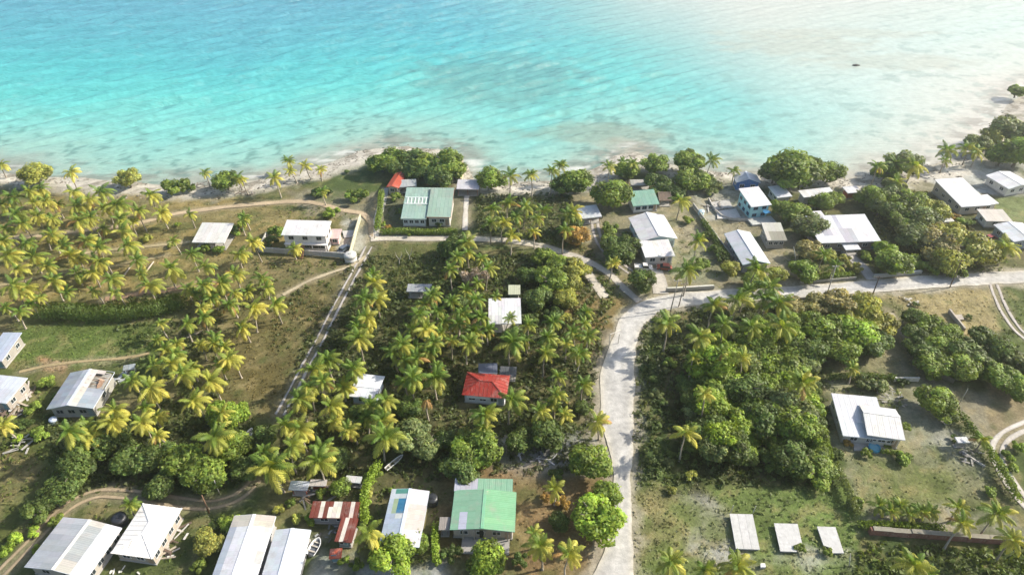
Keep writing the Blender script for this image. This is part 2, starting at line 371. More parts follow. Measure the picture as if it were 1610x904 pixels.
tag(sea, 'turquoise lagoon fading to pale sandy shallows', kind='structure')
# small wind ripples as bump
mp = N(t, 'ShaderNodeMapping'); mp.inputs['Rotation'].default_value = (0, 0, R(-27)); mp.inputs['Scale'].default_value = (.22, 1.0, 1)
t.links.new(wpos(t), mp.inputs[0]); nn = noise(t, .75, 7, mp.outputs[0], .65); nb = N(t, 'ShaderNodeBump', Strength=.7, Distance=.9)
t.links.new(nn, nb.inputs['Height']); t.links.new(nb.outputs[0], b.inputs['Normal'])

# ------------------------------------------------------------------ roads and tracks
MASK_LINES = []; MASK_POLYS = []
def strip(name, label, L, Rr, mat, col, z, cross=6, jit=.25, seed=0, edgecol=None):
    n = len(L); rng = np.random.default_rng(seed); vs = []; cs = []
    jl = jit * 2 * (fbm(np.arange(n) * .35, np.zeros(n) + seed, seed) - .5); jr = jit * 2 * (fbm(np.arange(n) * .35, np.zeros(n) + 9, seed + 3) - .5)
    for i in range(n):
        d = (Rr[i] - L[i]); ln = np.hypot(*d) + 1e-6; d = d / ln
        a = L[i] - d * jl[i]; bb = Rr[i] + d * jr[i]
        for k in range(cross + 1):
            q = k / cross; p = a * (1 - q) + bb * q; hz = z + .03 * (1 - (2 * q - 1) ** 2)
            vs.append((p[0], p[1], hz)); g = fbm(np.array([p[0] / 5]), np.array([p[1] / 5]), 90 + seed)[0]
            c = np.array(col) * (.78 + .44 * g) * (1 + (.07 * math.cos(6.283 * q * 2.0) if cross > 8 else 0))
            if edgecol is not None: e = abs(2 * q - 1) ** 4; c = c * (1 - e) + np.array(edgecol) * e
            cs.append(c)
    fs = [(i * (cross + 1) + k, i * (cross + 1) + k + 1, (i + 1) * (cross + 1) + k + 1, (i + 1) * (cross + 1) + k) for i in range(n - 1) for k in range(cross)]
    fs = np.array(fs)
    v = np.array(vs); f0 = fs[0]; nz = np.cross(v[f0[1]] - v[f0[0]], v[f0[2]] - v[f0[0]])[2]
    if nz < 0: fs = fs[:, ::-1]
    o = obj(name, mesh_np(name, vs, fs, mat, True, {'tint': cs})); return tag(o, label, kind='structure')
EL = [(925, 912), (940, 885), (953, 855), (962, 825), (965, 790), (963, 750), (960, 712), (948, 672), (943, 635), (944, 590), (952, 560), (965, 525), (974, 503), (988, 486), (1008, 474), (1035, 465), (1070, 460), (1120, 457), (1180, 453), (1240, 450), (1300, 446), (1360, 442), (1420, 436), (1500, 431), (1560, 428), (1640, 424)]
ER = [(998, 912), (996, 885), (995, 855), (994, 825), (993, 790), (993, 750), (994, 712), (996, 672), (997, 635), (998, 590), (999, 560), (1002, 535), (1009, 515), (1022, 500), (1042, 489), (1070, 483), (1098, 479), (1135, 475), (1190, 472), (1250, 468), (1305, 464), (1363, 461), (1422, 456), (1500, 450), (1560, 447), (1640, 443)]
def pairs(A, B, n):
    A = poly_at(A); B = poly_at(B); seg = np.r_[0, np.cumsum(np.hypot(*np.diff((A + B) / 2, axis=0).T))]; tt = np.linspace(0, seg[-1], n)
    f = lambda P: np.c_[np.interp(tt, seg, P[:, 0]), np.interp(tt, seg, P[:, 1])]
    A, B = f(A), f(B)
    for _ in range(2):
        for P in (A, B): P[1:-1] = (P[:-2] + 2 * P[1:-1] + P[2:]) / 4
    return A, B
A_, B_ = pairs(EL, ER, 170)
strip('road', 'wide pale coral road bending inland from the shore road', A_, B_, M_road, (.46, .445, .42), .03, 14, .45, 1, (.50, .46, .38))
MASK_POLYS.append(np.r_[A_, B_[::-1]])
def track(label, px, width, ruts=False, col=(.44, .39, .31), seed=0, name='track', z=.025):
    P = resample(poly_at(px), 1.2); d = np.gradient(P, axis=0); d /= np.hypot(*d.T)[:, None] + 1e-9; nrm = np.c_[-d[:, 1], d[:, 0]]
    MASK_LINES.append((P, width / 2 + .2))
    if not ruts: return strip(name, label, P + nrm * width / 2, P - nrm * width / 2, M_track, col, z, 4, .3, seed, tuple(x * .75 for x in col))
    MASK_LINES[-1] = (P, .8 + .3)
    root = thing(name, label, None); root['kind'] = 'structure'; hw = width / 2
    for s in (-1, 1):
        c = P + nrm * s * .85; o = strip('wheel_rut', None, c + nrm * hw * .36, c - nrm * hw * .36, M_track, col, z, 3, .22, seed + s, tuple(x * .7 for x in col)); o.parent = root
        if 'kind' in o: del o['kind']
    return root
track('straight two-rut track from the white tank down among the palms', [(580, 388), (568, 410), (545, 452), (522, 496), (502, 536), (484, 568), (465, 605), (440, 652)], 1.7, True, (.42, .39, .36), 1)
track('white sandy track in front of the green-roofed beach house', [(583, 376), (605, 374), (650, 375), (720, 375), (790, 377), (845, 385), (890, 398), (915, 415), (932, 440), (952, 468)], 2.6, False, (.50, .45, .37), 2)
track('narrow curving track branching down to the road bend', [(880, 395), (920, 408), (958, 430), (980, 452), (1005, 474)], 2.2, False, (.46, .42, .36), 3)
track('long earth track across the seaward grove to the sandy fork', [(-40, 378), (60, 371), (140, 362), (215, 352), (270, 337), (340, 327), (420, 319), (480, 316), (515, 324), (545, 332), (572, 335), (584, 350), (587, 372)], 2.0, False, (.42, .33, .22), 4)
track('thin footpath curving from the fork into the grove', [(576, 402), (555, 418), (510, 432), (475, 446), (445, 464)], 1.1, False, (.40, .34, .23), 5)
track('pale path beside the hedge of the green-roofed beach house', [(588, 372), (592, 350), (600, 320), (606, 296)], 2.6, False, (.50, .47, .43), 6)
track('straight pale driveway past the twin gabled white house', [(935, 340), (936, 358), (941, 378), (957, 400), (975, 416), (992, 428)], 2.4, True, (.45, .41, .37), 7)
track('white garden path beside the green-roofed beach house', [(735, 304), (732, 330), (731, 362)], 1.5, False, (.5, .47, .42), 8)
track('concrete double-strip loop at the edge of the hedge', [(1640, 660), (1606, 672), (1580, 684), (1565, 704), (1571, 730), (1588, 758), (1608, 786), (1650, 830)], 2.6, True, (.50, .46, .41), 9)
track('curving two-rut lane leaving the coral road', [(1562, 446), (1568, 465), (1580, 490), (1600, 520), (1640, 550)], 2.0, True, (.46, .42, .38), 10)
track('faint sandy footway through the dry field', [(1400, 492), (1415, 520), (1440, 555), (1462, 582), (1500, 600)], 1.8, False, (.34, .3, .22), 11)
track('curving two-rut track round the ridged white roof', [(-30, 935), (5, 897), (40, 862), (75, 825), (105, 795), (150, 774), (200, 776), (260, 786), (330, 796), (380, 780), (405, 752)], 1.9, True, (.34, .27, .18), 12)
track('sandy driveway mouth at the bend', [(1028, 422), (1036, 440), (1040, 462)], 4.0, False, (.48, .44, .38), 13)
track('sandy driveway below the patched white roof', [(1336, 402), (1355, 418), (1372, 440)], 3.0, False, (.44, .41, .37), 14)
track('thin worn path across the green lawn', [(30, 585), (80, 573), (140, 567), (200, 563), (235, 555)], .9, False, (.34, .27, .15), 15)
track('pale sandy strip leading out to the far beach', [(1555, 262), (1568, 232), (1580, 212), (1600, 200)], 3.0, False, (.55, .50, .43), 16)
track('faint earth path between the grove palms', [(130, 398), (200, 390), (270, 384), (300, 380)], 1.4, False, (.36, .3, .18), 17)
track('reddish earth path behind the dark hedge bank', [(165, 470), (230, 460), (290, 452), (350, 440)], 1.8, False, (.3, .2, .13), 18)
track('worn dirt line through the grove palms', [(0, 448), (80, 432), (170, 420), (230, 408), (260, 402)], 1.2, False, (.33, .27, .15), 19)

X, Y = np.meshgrid(gx, gy); ROADP = MASK_POLYS[0]
sel = (np.abs(X) < 320) & (Y > 44) & (Y < 330); xs, ys = X[sel], Y[sel]; nz = fbm(xs / 3, ys / 3, 33); tt_ = GROUND_TINT[sel]
dd = poly_sd(ROADP[::3], xs, ys); tt_ = blend(tt_, sstep(-2.6, -.2, dd + (nz - .5) * 4) * .8, (.34, .305, .24))
for P, wd in MASK_LINES:
    dd = line_d(P[::3] if len(P) > 12 else P, xs, ys); tt_ = blend(tt_, sstep(wd + 1.6, wd - .2, dd + (nz - .5) * 2.5) * .45, (.29, .245, .165))
GROUND_TINT[sel] = tt_
ground.data.attributes['tint'].data.foreach_set('color', np.concatenate([GROUND_TINT.reshape(-1, 3), np.ones((GROUND_TINT.size // 3, 1))], 1).astype(np.float32).ravel())

# ------------------------------------------------------------------ labels of the many: told apart by the nearest landmark
LM = [("the arched white shed", 335, 368), ("the two-storey white house", 480, 378), ("the green-roofed beach house", 672, 322), ("the red-roofed seaside house", 630, 285),
      ("the small green-roofed cottage", 1015, 315), ("the twin-gabled white house", 1027, 368), ("the blue-grey gabled shed", 1172, 395), ("the turquoise two-storey house", 1187, 325),
      ("the patched wide white roof", 1335, 365), ("the long white seaward house", 1520, 308), ("the grey corrugated shed", 792, 490), ("the red hip-roofed house", 765, 608),
      ("the little white-roofed hut", 577, 610), ("the collapsed grey roof", 125, 618), ("the big green-roofed house", 760, 800), ("the blue-patched roof", 637, 820),
      ("the red-striped roof", 527, 812), ("the ridged pale roof", 115, 865), ("the hipped white roof", 233, 840), ("the pair of long white roofs", 420, 870),
      ("the house with the paddling pool", 1358, 660), ("the three white slabs", 1237, 845), ("the road bend", 1000, 490), ("the white tank", 552, 402),
      ("the fallen pale trunks", 215, 425), ("the abandoned white skiff", 390, 690), ("the dark roadside pole", 1373, 462), ("the green lawn", 130, 540),
      ("the sandy point", 984, 240), ("the concrete loop track", 1575, 715), ("the long red-sided wall", 1480, 842), ("the hedge bank above the lawn", 130, 495),
      ("the white pickup", 1010, 418), ("the ruined foundation", 1505, 510), ("the white goal frame", 958, 528), ("the curved seawall", 730, 270), ("the straight two-rut track", 500, 540), ("the golden jungle palm", 1077, 705), ("the tan jungle palm", 1107, 650), ("the corner jungle palm", 1261, 630), ("the overgrown jungle fence", 1290, 690), ("the yellow thicket end", 1385, 515), ("the dry field footway", 1425, 535)]
LMW = [(n, at(x, y)) for n, x, y in LM]
AUTO = []
def auto(o, look, noun): AUTO.append((o, look.replace(' windswept', '') if 'tall' in look else look, noun)); return o
ORD_ = ['first ', 'second ', 'third ', 'fourth ', 'fifth ', 'sixth ', 'seventh ', 'eighth ', 'ninth ']
ORD = ['', 'second ', 'third ', 'fourth ', 'fifth ', 'sixth ', 'seventh ', 'eighth ', 'ninth ', 'tenth ', 'eleventh ', 'twelfth ', 'thirteenth ', 'fourteenth ', 'fifteenth ', 'sixteenth ', 'seventeenth ', 'eighteenth ', 'nineteenth ', 'twentieth '] + ['twenty-' + q for q in ORD_] + ['thirtieth '] + ['thirty-' + q for q in ORD_] + ['fortieth '] + ['forty-' + q for q in ORD_]
def finish_labels():
    B = {}
    for o, look, noun in AUTO:
        p = o.location; best = min(LMW, key=lambda q: (q[1] - p).length)
        dx, dy = p.x - best[1].x, p.y - best[1].y
        d = ('right of' if dx > 0 else 'left of') if abs(dx) > abs(dy) else ('behind' if dy > 0 else 'in front of')
        B.setdefault((noun, best[0], d), []).append((math.hypot(dx, dy), look, o))
    for (noun, lm, d), v in B.items():
        v.sort(key=lambda q: q[0])
        for i, (_, look, o) in enumerate(v):
            lab = f"{look} {noun}, {ORD[min(i, 48)]}nearest {noun.split()[-1]} {d} {lm}"
            for cut in ('medium ', ' windswept', ' round-crowned'):
                if len(lab.split()) > 14: lab = lab.replace(cut, '')
            o['label'] = lab

exec_parts = True
# ------------------------------------------------------------------ houses
def unit_sheet():
    vs = []; fs = []; n = 7
    for i in range(n + 1):
        x = i / n
        for y in (0, 1): vs.append((x, y, .018 * (i % 2)))
    for i in range(n): fs.append((2 * i, 2 * i + 2, 2 * i + 3, 2 * i + 1))
    me = bpy.data.meshes.new('roof_sheet'); me.from_pydata(vs, [], fs); me.materials.append(M_sheet); return me
SHEET = unit_sheet(); RUST = SHEET.copy(); RUST.materials[0] = M_rusty
def box_mesh(name, mat, cache={}):
    if (name, mat.name) not in cache: cache[(name, mat.name)] = MB().box(-.5, .5, -.5, .5, -.5, .5).mesh(name, mat)
    return cache[(name, mat.name)]
def pbox(name, mat, parent, x0, x1, y0, y1, z0, z1, color=None, rz=0):
    return obj(name, box_mesh(name, mat), parent, ((x0 + x1) / 2, (y0 + y1) / 2, (z0 + z1) / 2), (0, 0, rz), (x1 - x0, y1 - y0, z1 - z0), color)
rs = random.Random(5)
FOOT = []
def jitc(c, a=.05):
    k = 1 + rs.uniform(-a, a); return tuple(min(.95, max(.01, x * k * (1 + rs.uniform(-a, a) * .35))) for x in c)
def slope(root, P0, P1, P2, P3, width, col, patch=None, gone=(), rows=1, rust=False, jit=.05, lift=0.0):
    """corrugated sheets on the rectangle P0 P1 (eave) P2 P3 (ridge); sheet columns run P0 to P1"""
    P0, P1, P3 = Vector(P0), Vector(P1), Vector(P3); u = P1 - P0; v = P3 - P0; n = max(2, round(u.length / width)); nrm = u.cross(v).normalized()
    for i in range(n):
        for r in range(rows):
            if (i, r) in gone: continue
            k = (i + .5) / n; c = col
            if patch:
                c = patch(k, (r + .5) / rows) or col
            eu = u / n; o0 = P0 + u * (i / n) + v * (r / rows) + nrm * (.004 * (i % 2) + .006 * r + lift + rs.uniform(0, .003))
            dv = v / rows * (1.02 if r < rows - 1 else 1)
            s = obj('roof_sheet', RUST if rust else SHEET, root, color=jitc(tuple(x * (.73 if min(c) > .5 else .74) for x in c), jit))
            M = Matrix((eu * 1.015, dv, nrm)).transposed().to_4x4(); M.translation = o0; s.matrix_basis = M
def slope_poly(root, pts, col, name='roof_slope'):
    mb = MB(); pts = [Vector(p) for p in pts]; n = (pts[1] - pts[0]).cross(pts[-1] - pts[0]).normalized()
    mb.add(pts + [p - n * .05 for p in pts], [tuple(range(len(pts))), tuple(range(2 * len(pts) - 1, len(pts) - 1, -1))] + [(i, i + len(pts), (i + 1) % len(pts) + len(pts), (i + 1) % len(pts)) for i in range(len(pts))])
    # standing seams from the eave upward
    u = pts[1] - pts[0]; L = u.length; u.normalize(); up = n.cross(u)
    hs = [((p - pts[0]).dot(u), (p - pts[0]).dot(up)) for p in pts]; top = max(h for _, h in hs); tl = min(x for x, h in hs if h > top - .05); tr = max(x for x, h in hs if h > top - .05)
    for i in range(1, int(L / .9)):
        x = i * .9; h = top * min(1, x / max(tl, .01), (L - x) / max(L - tr, .01))
        if h > .4: mb.bar(pts[0] + u * x + n * .02, pts[0] + u * x + up * (h - .12) + n * .02, .07, .07)
    o = mb.build(name, M_sheet, root, color=col); return o
def frame_of(A, B, Cc, h, rise=0):
    a, b, c = at(*A, h), at(*B, h), at(*Cc, h)
    for _ in range(6):                      # a far edge that lies higher than the eave
        if rise: c = at(*Cc, h + (c - b).xy.length * rise); c.z = h
    u = b - a; v = c - b; th = math.atan2(u.y, u.x); tv = math.atan2(v.y, v.x) - math.pi / 2
    dlt = (tv - th + math.pi) % (2 * math.pi) - math.pi
    th = th + dlt * v.length_squared / (u.length_squared + v.length_squared)
    U = Vector((math.cos(th), math.sin(th), 0)); V = Vector((-U.y, U.x, 0))
    ctr = (a + c) / 2; wd = abs(u.dot(U)); dp = abs(v.dot(V)); return ctr, th, wd, dp
def window(root, x, y, z, wd, ht, side, col):
    """a window on a wall; side 0 front (-y), 1 right (+x), 3 left (-x)"""
    rz = {0: 0, 1: R(90), 3: R(-90)}[side]
    fr = MB(); t_ = .07
    for q in ((-wd / 2 - t_, wd / 2 + t_, -ht / 2 - t_, -ht / 2), (-wd / 2 - t_, wd / 2 + t_, ht / 2, ht / 2 + t_), (-wd / 2 - t_, -wd / 2, -ht / 2, ht / 2), (wd / 2, wd / 2 + t_, -ht / 2, ht / 2), (-.03, .03, -ht / 2, ht / 2)):
        fr.box(q[0], q[1], -.07, .02, q[2], q[3])
    f = fr.build('window', M_paint, root, loc=(x, y, z), rot=(0, 0, rz), color=col)
    obj('pane', box_mesh('pane', M_glass), f, (0, -.012, 0), None, (wd, .03, ht))
def house(label, A, B, Cc, h=2.7, roof='gable_v', pitch=14, col=(.75, .75, .76), wall=(.62, .60, .56), patch=None, sheet=1.1, rows=2, oh=.5, win=(2, 2, 2), door=True, gone=(), open_=False, cap=None, cat='house', floors=1, jit=.075, fascia=None, name='house', rust=False, wincol=(.7, .7, .7), back_y=None, group=None, skew=.5):
    ctr, th, W, D = frame_of(A, B, Cc, h, math.tan(R(pitch)) if roof == 'mono_f' else 0); g = (ctr.x, ctr.y, 0)
    root = thing(name, label, cat, g, th, group); hw, hd = W / 2, D / 2; tp = math.tan(R(pitch))
    FOOT.append((ctr.x, ctr.y, th, hw, hd)); fasc = fascia or tuple(x * .92 for x in col)
    iw, idp = hw - oh, hd - oh
    # roof
    if roof == 'gable_v':
        zr = h + hw * tp
        gl = [x[1:] for x in gone if x[0] == 0]; gr = [x[1:] for x in gone if x[0] == 1]
        slope(root, (-hw, hd, h), (-hw, -hd, h), (0, -hd, zr), (0, hd, zr), sheet, col, (lambda k, r: patch(0, k, r)) if patch else None, gl, rows, rust, jit)
        slope(root, (hw, -hd, h), (hw, hd, h), (0, hd, zr), (0, -hd, zr), sheet, col, (lambda k, r: patch(1, k, r)) if patch else None, gr, rows, rust, jit)
        mb = MB(); a = math.atan(tp)
        for s in (-1, 1): mb.bar((s * .14, -hd - .02, zr + .075 - .14 * tp), (s * .14, hd + .02, zr + .075 - .14 * tp), .3, .03)
        mb.build('ridge_cap', M_sheet, root, color=cap or col)
        mb = MB()
        for y in (-hd, hd):
            for s in (-1, 1): mb.bar((s * hw, y, h - .07), (0, y, zr - .07), .05, .17)
        for s in (-1, 1): mb.box(s * hw - .03, s * hw + .03, -hd + .04, hd - .04, h - .19, h - .01)
        mb.build('fascia', M_paint, root, color=fasc)
        gab = MB()
        for y in (-idp, idp): gab.add([(-iw, y - .08, h - .05), (iw, y - .08, h - .05), (0, y - .08, h + iw * tp + .1), (-iw, y + .08, h - .05), (iw, y + .08, h - .05), (0, y + .08, h + iw * tp + .1)], [(0, 1, 2), (5, 4, 3), (0, 3, 4, 1), (1, 4, 5, 2), (2, 5, 3, 0)])
        if not open_: gab.build('gable', M_wall, root, color=wall)
    elif roof == 'gable_u':
        ry = hd * (2 * skew - 1); zr = h + (hd + ry) * tp; zb = h + .02
        slope(root, (-hw, -hd, h), (hw, -hd, h), (hw, ry, zr), (-hw, ry, zr), sheet, col, (lambda k, r: patch(0, k, r)) if patch else None, [x[1:] for x in gone if x[0] == 0], rows, rust, jit)
        slope(root, (hw, hd, zb), (-hw, hd, zb), (-hw, ry, zr), (hw, ry, zr), sheet, col, (lambda k, r: patch(1, 1 - k, r)) if patch else None, [x[1:] for x in gone if x[0] == 1], 1, rust, jit)
        MB().bar((-hw - .02, ry, zr + .06), (hw + .02, ry, zr + .06), .45, .04).build('ridge_cap', M_sheet, root, color=cap or col)
        mb = MB()
        for x in (-hw, hd and hw):
            mb.bar((x, -hd, h - .07), (x, ry, zr - .07), .05, .17); mb.bar((x, hd, zb - .07), (x, ry, zr - .07), .05, .17)
        mb.box(-hw + .04, hw - .04, -hd - .03, -hd + .03, h - .19, h - .01); mb.build('fascia', M_paint, root, color=fasc)
        gab = MB(); rk = (hd + ry) * tp
        for x in (-iw, iw): gab.add([(x - .08, -idp, h - .05), (x - .08, idp, h - .05), (x - .08, ry, zr - .08), (x + .08, -idp, h - .05), (x + .08, idp, h - .05), (x + .08, ry, zr - .08)], [(0, 1, 2), (5, 4, 3), (0, 3, 4, 1), (1, 4, 5, 2), (2, 5, 3, 0)])
        if not open_: gab.build('gable', M_wall, root, color=wall)
    elif roof == 'hip':
        k = min(hw, hd); zr = h + k * tp; r_ = hw - k
        if hw >= hd: a, b_ = Vector((-r_ - .001, 0, zr)), Vector((r_ + .001, 0, zr))
        else: a, b_ = Vector((0, -(hd - k), zr)), Vector((0, hd - k, zr))
        c0, c1, c2, c3 = Vector((-hw, -hd, h)), Vector((hw, -hd, h)), Vector((hw, hd, h)), Vector((-hw, hd, h))
        if hw >= hd: faces = [(c0, c1, b_, a), (c1, c2, b_), (c2, c3, a, b_), (c3, c0, a)]
        else: faces = [(c0, c1, a), (c1, c2, b_, a), (c2, c3, b_), (c3, c0, a, b_)]
        for q in faces: slope_poly(root, q, col)
        mb = MB(); up = Vector((0, 0, .06)); mb.bar(a + up, b_ + up, .3, .06)
        for c_, e in ((c0, a), (c1, b_ if hw >= hd else a), (c2, b_), (c3, a if hw >= hd else b_)): mb.bar(c_ + up, e + up, .25, .05)
        mb.build('ridge_cap', M_sheet, root, color=cap or col)
    else:  # mono: slopes down to the front ('mono_f') or to the back ('mono_b')
        z0, z1 = (h, h + D * tp) if roof == 'mono_f' else (h + D * tp, h)
        slope(root, (-hw, -hd, z0), (hw, -hd, z0), (hw, hd, z1), (-hw, hd, z1), sheet, col, (lambda k, r: patch(0, k, r)) if patch else None, [x[1:] for x in gone], rows, rust, jit)
        mb = MB(); mb.box(-hw, hw, -hd - .03, -hd + .02, z0 - .2, z0 - .02); mb.box(-hw, hw, hd - .02, hd + .03, z1 - .2, z1 - .02)
        for x in (-hw, hw): mb.bar((x, -hd + .05, z0 - .1), (x, hd - .05, z1 - .1), .05, .16)
        mb.build('fascia', M_paint, root, color=fasc)
    # walls
    if open_:
        mb = []
        for x in np.linspace(-iw, iw, max(2, int(W / 3) + 1)):
            for y in (-idp, idp):
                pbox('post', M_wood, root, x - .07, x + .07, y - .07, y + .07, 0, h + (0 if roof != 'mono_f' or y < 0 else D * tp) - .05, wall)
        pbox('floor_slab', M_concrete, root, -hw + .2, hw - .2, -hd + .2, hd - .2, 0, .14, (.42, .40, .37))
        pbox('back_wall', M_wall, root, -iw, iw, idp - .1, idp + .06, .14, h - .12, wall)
    else:
        top = h - .05 if roof != 'mono_f' and roof != 'mono_b' else h - .06
        mb = MB(); mb.box(-iw, iw, -idp, idp, 0, top)
        if roof.startswith('mono'):
            zl, zh = h - .06 + oh * tp, h + D * tp - oh * tp - .08; ya, yb = (-idp, idp) if roof == 'mono_f' else (idp, -idp)
            mb.add([(-iw, ya, top), (iw, ya, top), (iw, yb, top), (-iw, yb, top), (-iw, ya, zl), (iw, ya, zl), (iw, yb, zh), (-iw, yb, zh)], [(0, 1, 5, 4), (1, 2, 6, 5), (2, 3, 7, 6), (3, 0, 4, 7), (4, 5, 6, 7)])
        mb.build('wall', M_wall, root, color=wall)
        pbox('plinth', M_concrete, root, -iw - .12, iw + .12, -idp - .12, idp + .12, 0, .3, (.45, .43, .40))
        fh = (h) / floors
        for fl in range(floors):
            zc = fl * fh + fh * .56
            for i in range(win[0]):
                x = -iw + 2 * iw * (i + .5 + (.15 if door and fl == 0 else 0)) / (win[0] + (.6 if door and fl == 0 else 0)); window(root, x, -idp - .02, zc, min(1.3, 1.3 * iw / win[0]), 1.0, 0, wincol)
            for s, sx, nwn in ((1, iw + .02, win[1]), (3, -iw - .02, win[2])):
                for i in range(nwn): window(root, sx, -idp + 2 * idp * (i + .5) / nwn, zc, 1.2, 1.0, s, wincol)
        if door:
            dr = pbox('door', M_paint, root, iw - 1.25, iw - .35, -idp - .06, -idp + .02, .3, 2.3, rs.choice([(.25, .3, .33), (.35, .25, .18), (.12, .25, .3)]))
            obj('handle', box_mesh('handle', M_paint), dr, (-.36, -.75, -.02), None, (.06, .6, .06), (.5, .5, .5))
    return root, hw, hd, h

WHT = (.82, .82, .82); GRY = (.58, .62, .68); OFF = (.74, .72, .66)
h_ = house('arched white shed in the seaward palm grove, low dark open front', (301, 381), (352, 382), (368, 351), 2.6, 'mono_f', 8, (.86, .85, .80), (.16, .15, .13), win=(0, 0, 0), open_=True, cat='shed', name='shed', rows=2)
r2, hw, hd, hh = house('two-storey white house with an outside stair, walled yard by the sandy fork', (444, 369), (515, 372), (519, 348), 5.4, 'mono_f', 9, (.88, .87, .85), (.80, .74, .70), win=(3, 2, 0), door=False, floors=2, wincol=(.35, .33, .3))
pbox('veranda_shade_panel', M_dark, r2, -.5, hw - 1.0, -hd + .45, -hd + .52, .9, 2.2)  # near-black panel, the shade inside the opening put into its colour
pbox('balcony', M_wall, r2, -hw + .4, hw - .4, -hd - .5, -hd + .44, 2.5, 2.68, (.8, .74, .7))
st = MB()
for i in range(10): st.box(-1.2 - i * .02, -.1 - i * .02, -hd - .5 - i * .28 - .3, -hd - .5 - i * .28, 2.3 - i * .25, 2.5 - i * .25)
st.build('stair', M_wood, r2, color=(.26, .15, .09))
for x in np.linspace(-hw + .8, hw - .8, 4): pbox('post', M_wall, r2, x - .1, x + .1, -hd - .45, -hd - .25, 0, 2.5, (.8, .74, .7))
house('little pink hut with a dark window beside the two-storey white house', (518, 374), (534, 376), (536, 361), 2.5, 'mono_f', 5, (.80, .60, .55), (.75, .45, .42), win=(1, 0, 0), door=False, cat='hut', name='hut', rows=1)
# green-roofed beach house: two roofs side by side
GRN = (.27, .45, .36)
def pg(s, k, r):
    if .36 < k < .99 and .30 < r < .62: return (.48, .58, .50) if int(k * 20) % 2 else (.30, .46, .38)
    return None
r3, hw, hd, hh = house('wide green-roofed beach house with a red eave board', (671, 341), (709, 342), (714, 296), 3.4, 'mono_f', 9, (.37, .52, .42), (.60, .56, .48), win=(2, 2, 0), fascia=(.62, .16, .08), rows=3)
r3b, hw, hd, hh = house('pale-walled wing with a low green roof and white skylight bars against the beach house', (631, 343), (671, 345), (677, 296), 3.0, 'mono_f', 8, (.38, .54, .46), (.66, .70, .70), win=(4, 0, 2), patch=pg, rows=5, fascia=(.6, .66, .64), wincol=(.8, .8, .8), door=False, sheet=.9)
mb = MB()
for yy in np.linspace(-hd * .08, hd * .32, 2): mb.bar((-hw + .3, yy, hh + (hd + yy) * .1405 + .12), (hw - .3, yy, hh + (hd + yy) * .1405 + .12), .35, .08)
for xx in np.linspace(-hw * .7, hw * .75, 6): mb.bar((xx, -hd * .08 + .2, hh + (hd * .92) * .1405 + .12), (xx, hd * .32 - .2, hh + hd * 1.32 * .1405 + .10), .3, .08)
mb.build('skylight_frame', M_paint, r3b, color=(.75, .8, .76))
RED = (.55, .10, .05)
house('red-roofed seaside house half hidden by the shore trees', (606, 295), (626, 295), (642, 272), 2.7, 'gable_v', 14, RED, (.6, .5, .42), win=(1, 1, 1), rows=1)
house('small grey lean-to roof against the red-roofed seaside house', (626, 294), (657, 293), (652, 282), 2.5, 'mono_f', 5, (.50, .53, .53), (.5, .45, .4), open_=True, cat='shed', name='lean_to_shed', rows=1)
house('white-roofed open shelter at the end of the curved seawall', (718, 297), (753, 298), (754, 283), 2.6, 'mono_f', 6, (.72, .68, .72), (.40, .16, .10), open_=True, cat='shelter', name='beach_shelter', rows=1)
house('pale grey carport roof beside the big round-crowned tree', (915, 343), (949, 341), (936, 323), 2.4, 'mono_f', 6, (.72, .75, .76), (.38, .22, .15), open_=True, cat='carport', name='carport', rows=1)
house('small green-roofed cottage with a white front and blue windows', (996, 324), (1038, 321), (1027, 298), 2.7, 'mono_f', 13, (.26, .47, .37), (.74, .74, .72), win=(3, 1, 0), wincol=(.1, .25, .45), rows=2)
r5, hw, hd, hh = house('twin-gabled white house, its broad gable roof in full sun', (1007, 380), (1065, 375), (1044, 338), 3.2, 'gable_v', 15, (.90, .88, .86), (.55, .68, .68), win=(0, 2, 3), rows=2, sheet=1.2)
house('flat white porch roof on the near end of the twin-gabled house', (1014, 405), (1061, 402), (1051, 376), 2.9, 'mono_f', 4, (.89, .87, .84), (.70, .66, .60), win=(2, 1, 0), cat='annex', name='porch_annex', rows=1)
house('blue-grey gabled shed, one slope pale blue and one slope white', (1168, 417), (1211, 414), (1179.5, 365), 2.9, 'gable_v', 16, (.80, .82, .86), (.28, .29, .32), win=(1, 2, 5), door=False, rows=1, fascia=(.5, .72, .7))
house('small square house with a dirty white roof, tree shadow painted on its lower sheets', (1206, 379), (1236, 377), (1228, 349), 2.9, 'mono_f', 10, (.66, .63, .55), (.36, .34, .3), win=(3, 0, 2), door=False, rows=2, patch=lambda s, k, r: (.36, .35, .27) if abs(k - .55) < .36 and r < .6 else None)  # dark lower sheets: a tree's cast shadow and grime put into the sheet colour
r6, hw, hd, hh = house('turquoise two-storey house with a white roof', (1181, 327), (1211, 321), (1193, 292), 4.6, 'mono_f', 8, (.87, .86, .86), (.36, .66, .68), win=(2, 1, 3), floors=2, door=False, wincol=(.1, .25, .4), rows=2)
pbox('terrace', M_concrete, r6, -hw - .3, hw + .8, -hd - 3.2, -hd + .3, 0, .5, (.55, .56, .52))
pbox('blue_awning', M_paint, r6, hw - 2.2, hw - .2, -hd - 1.1, -hd + .5, 2.4, 2.48, (.06, .22, .42))
house('bright blue gabled house front under a grey roof near the beach', (1158, 287), (1197, 288), (1190, 276), 3.2, 'gable_v', 20, (.66, .70, .76), (.05, .17, .45), win=(2, 0, 1), door=False, rows=1)
house('narrow white roof between the turquoise house and the big shore tree', (1222, 312), (1244, 308), (1231, 290), 2.6, 'mono_f', 5, (.80, .82, .85), (.4, .38, .36), win=(0, 1, 2), door=False, rows=1, cat='shed', name='shed')
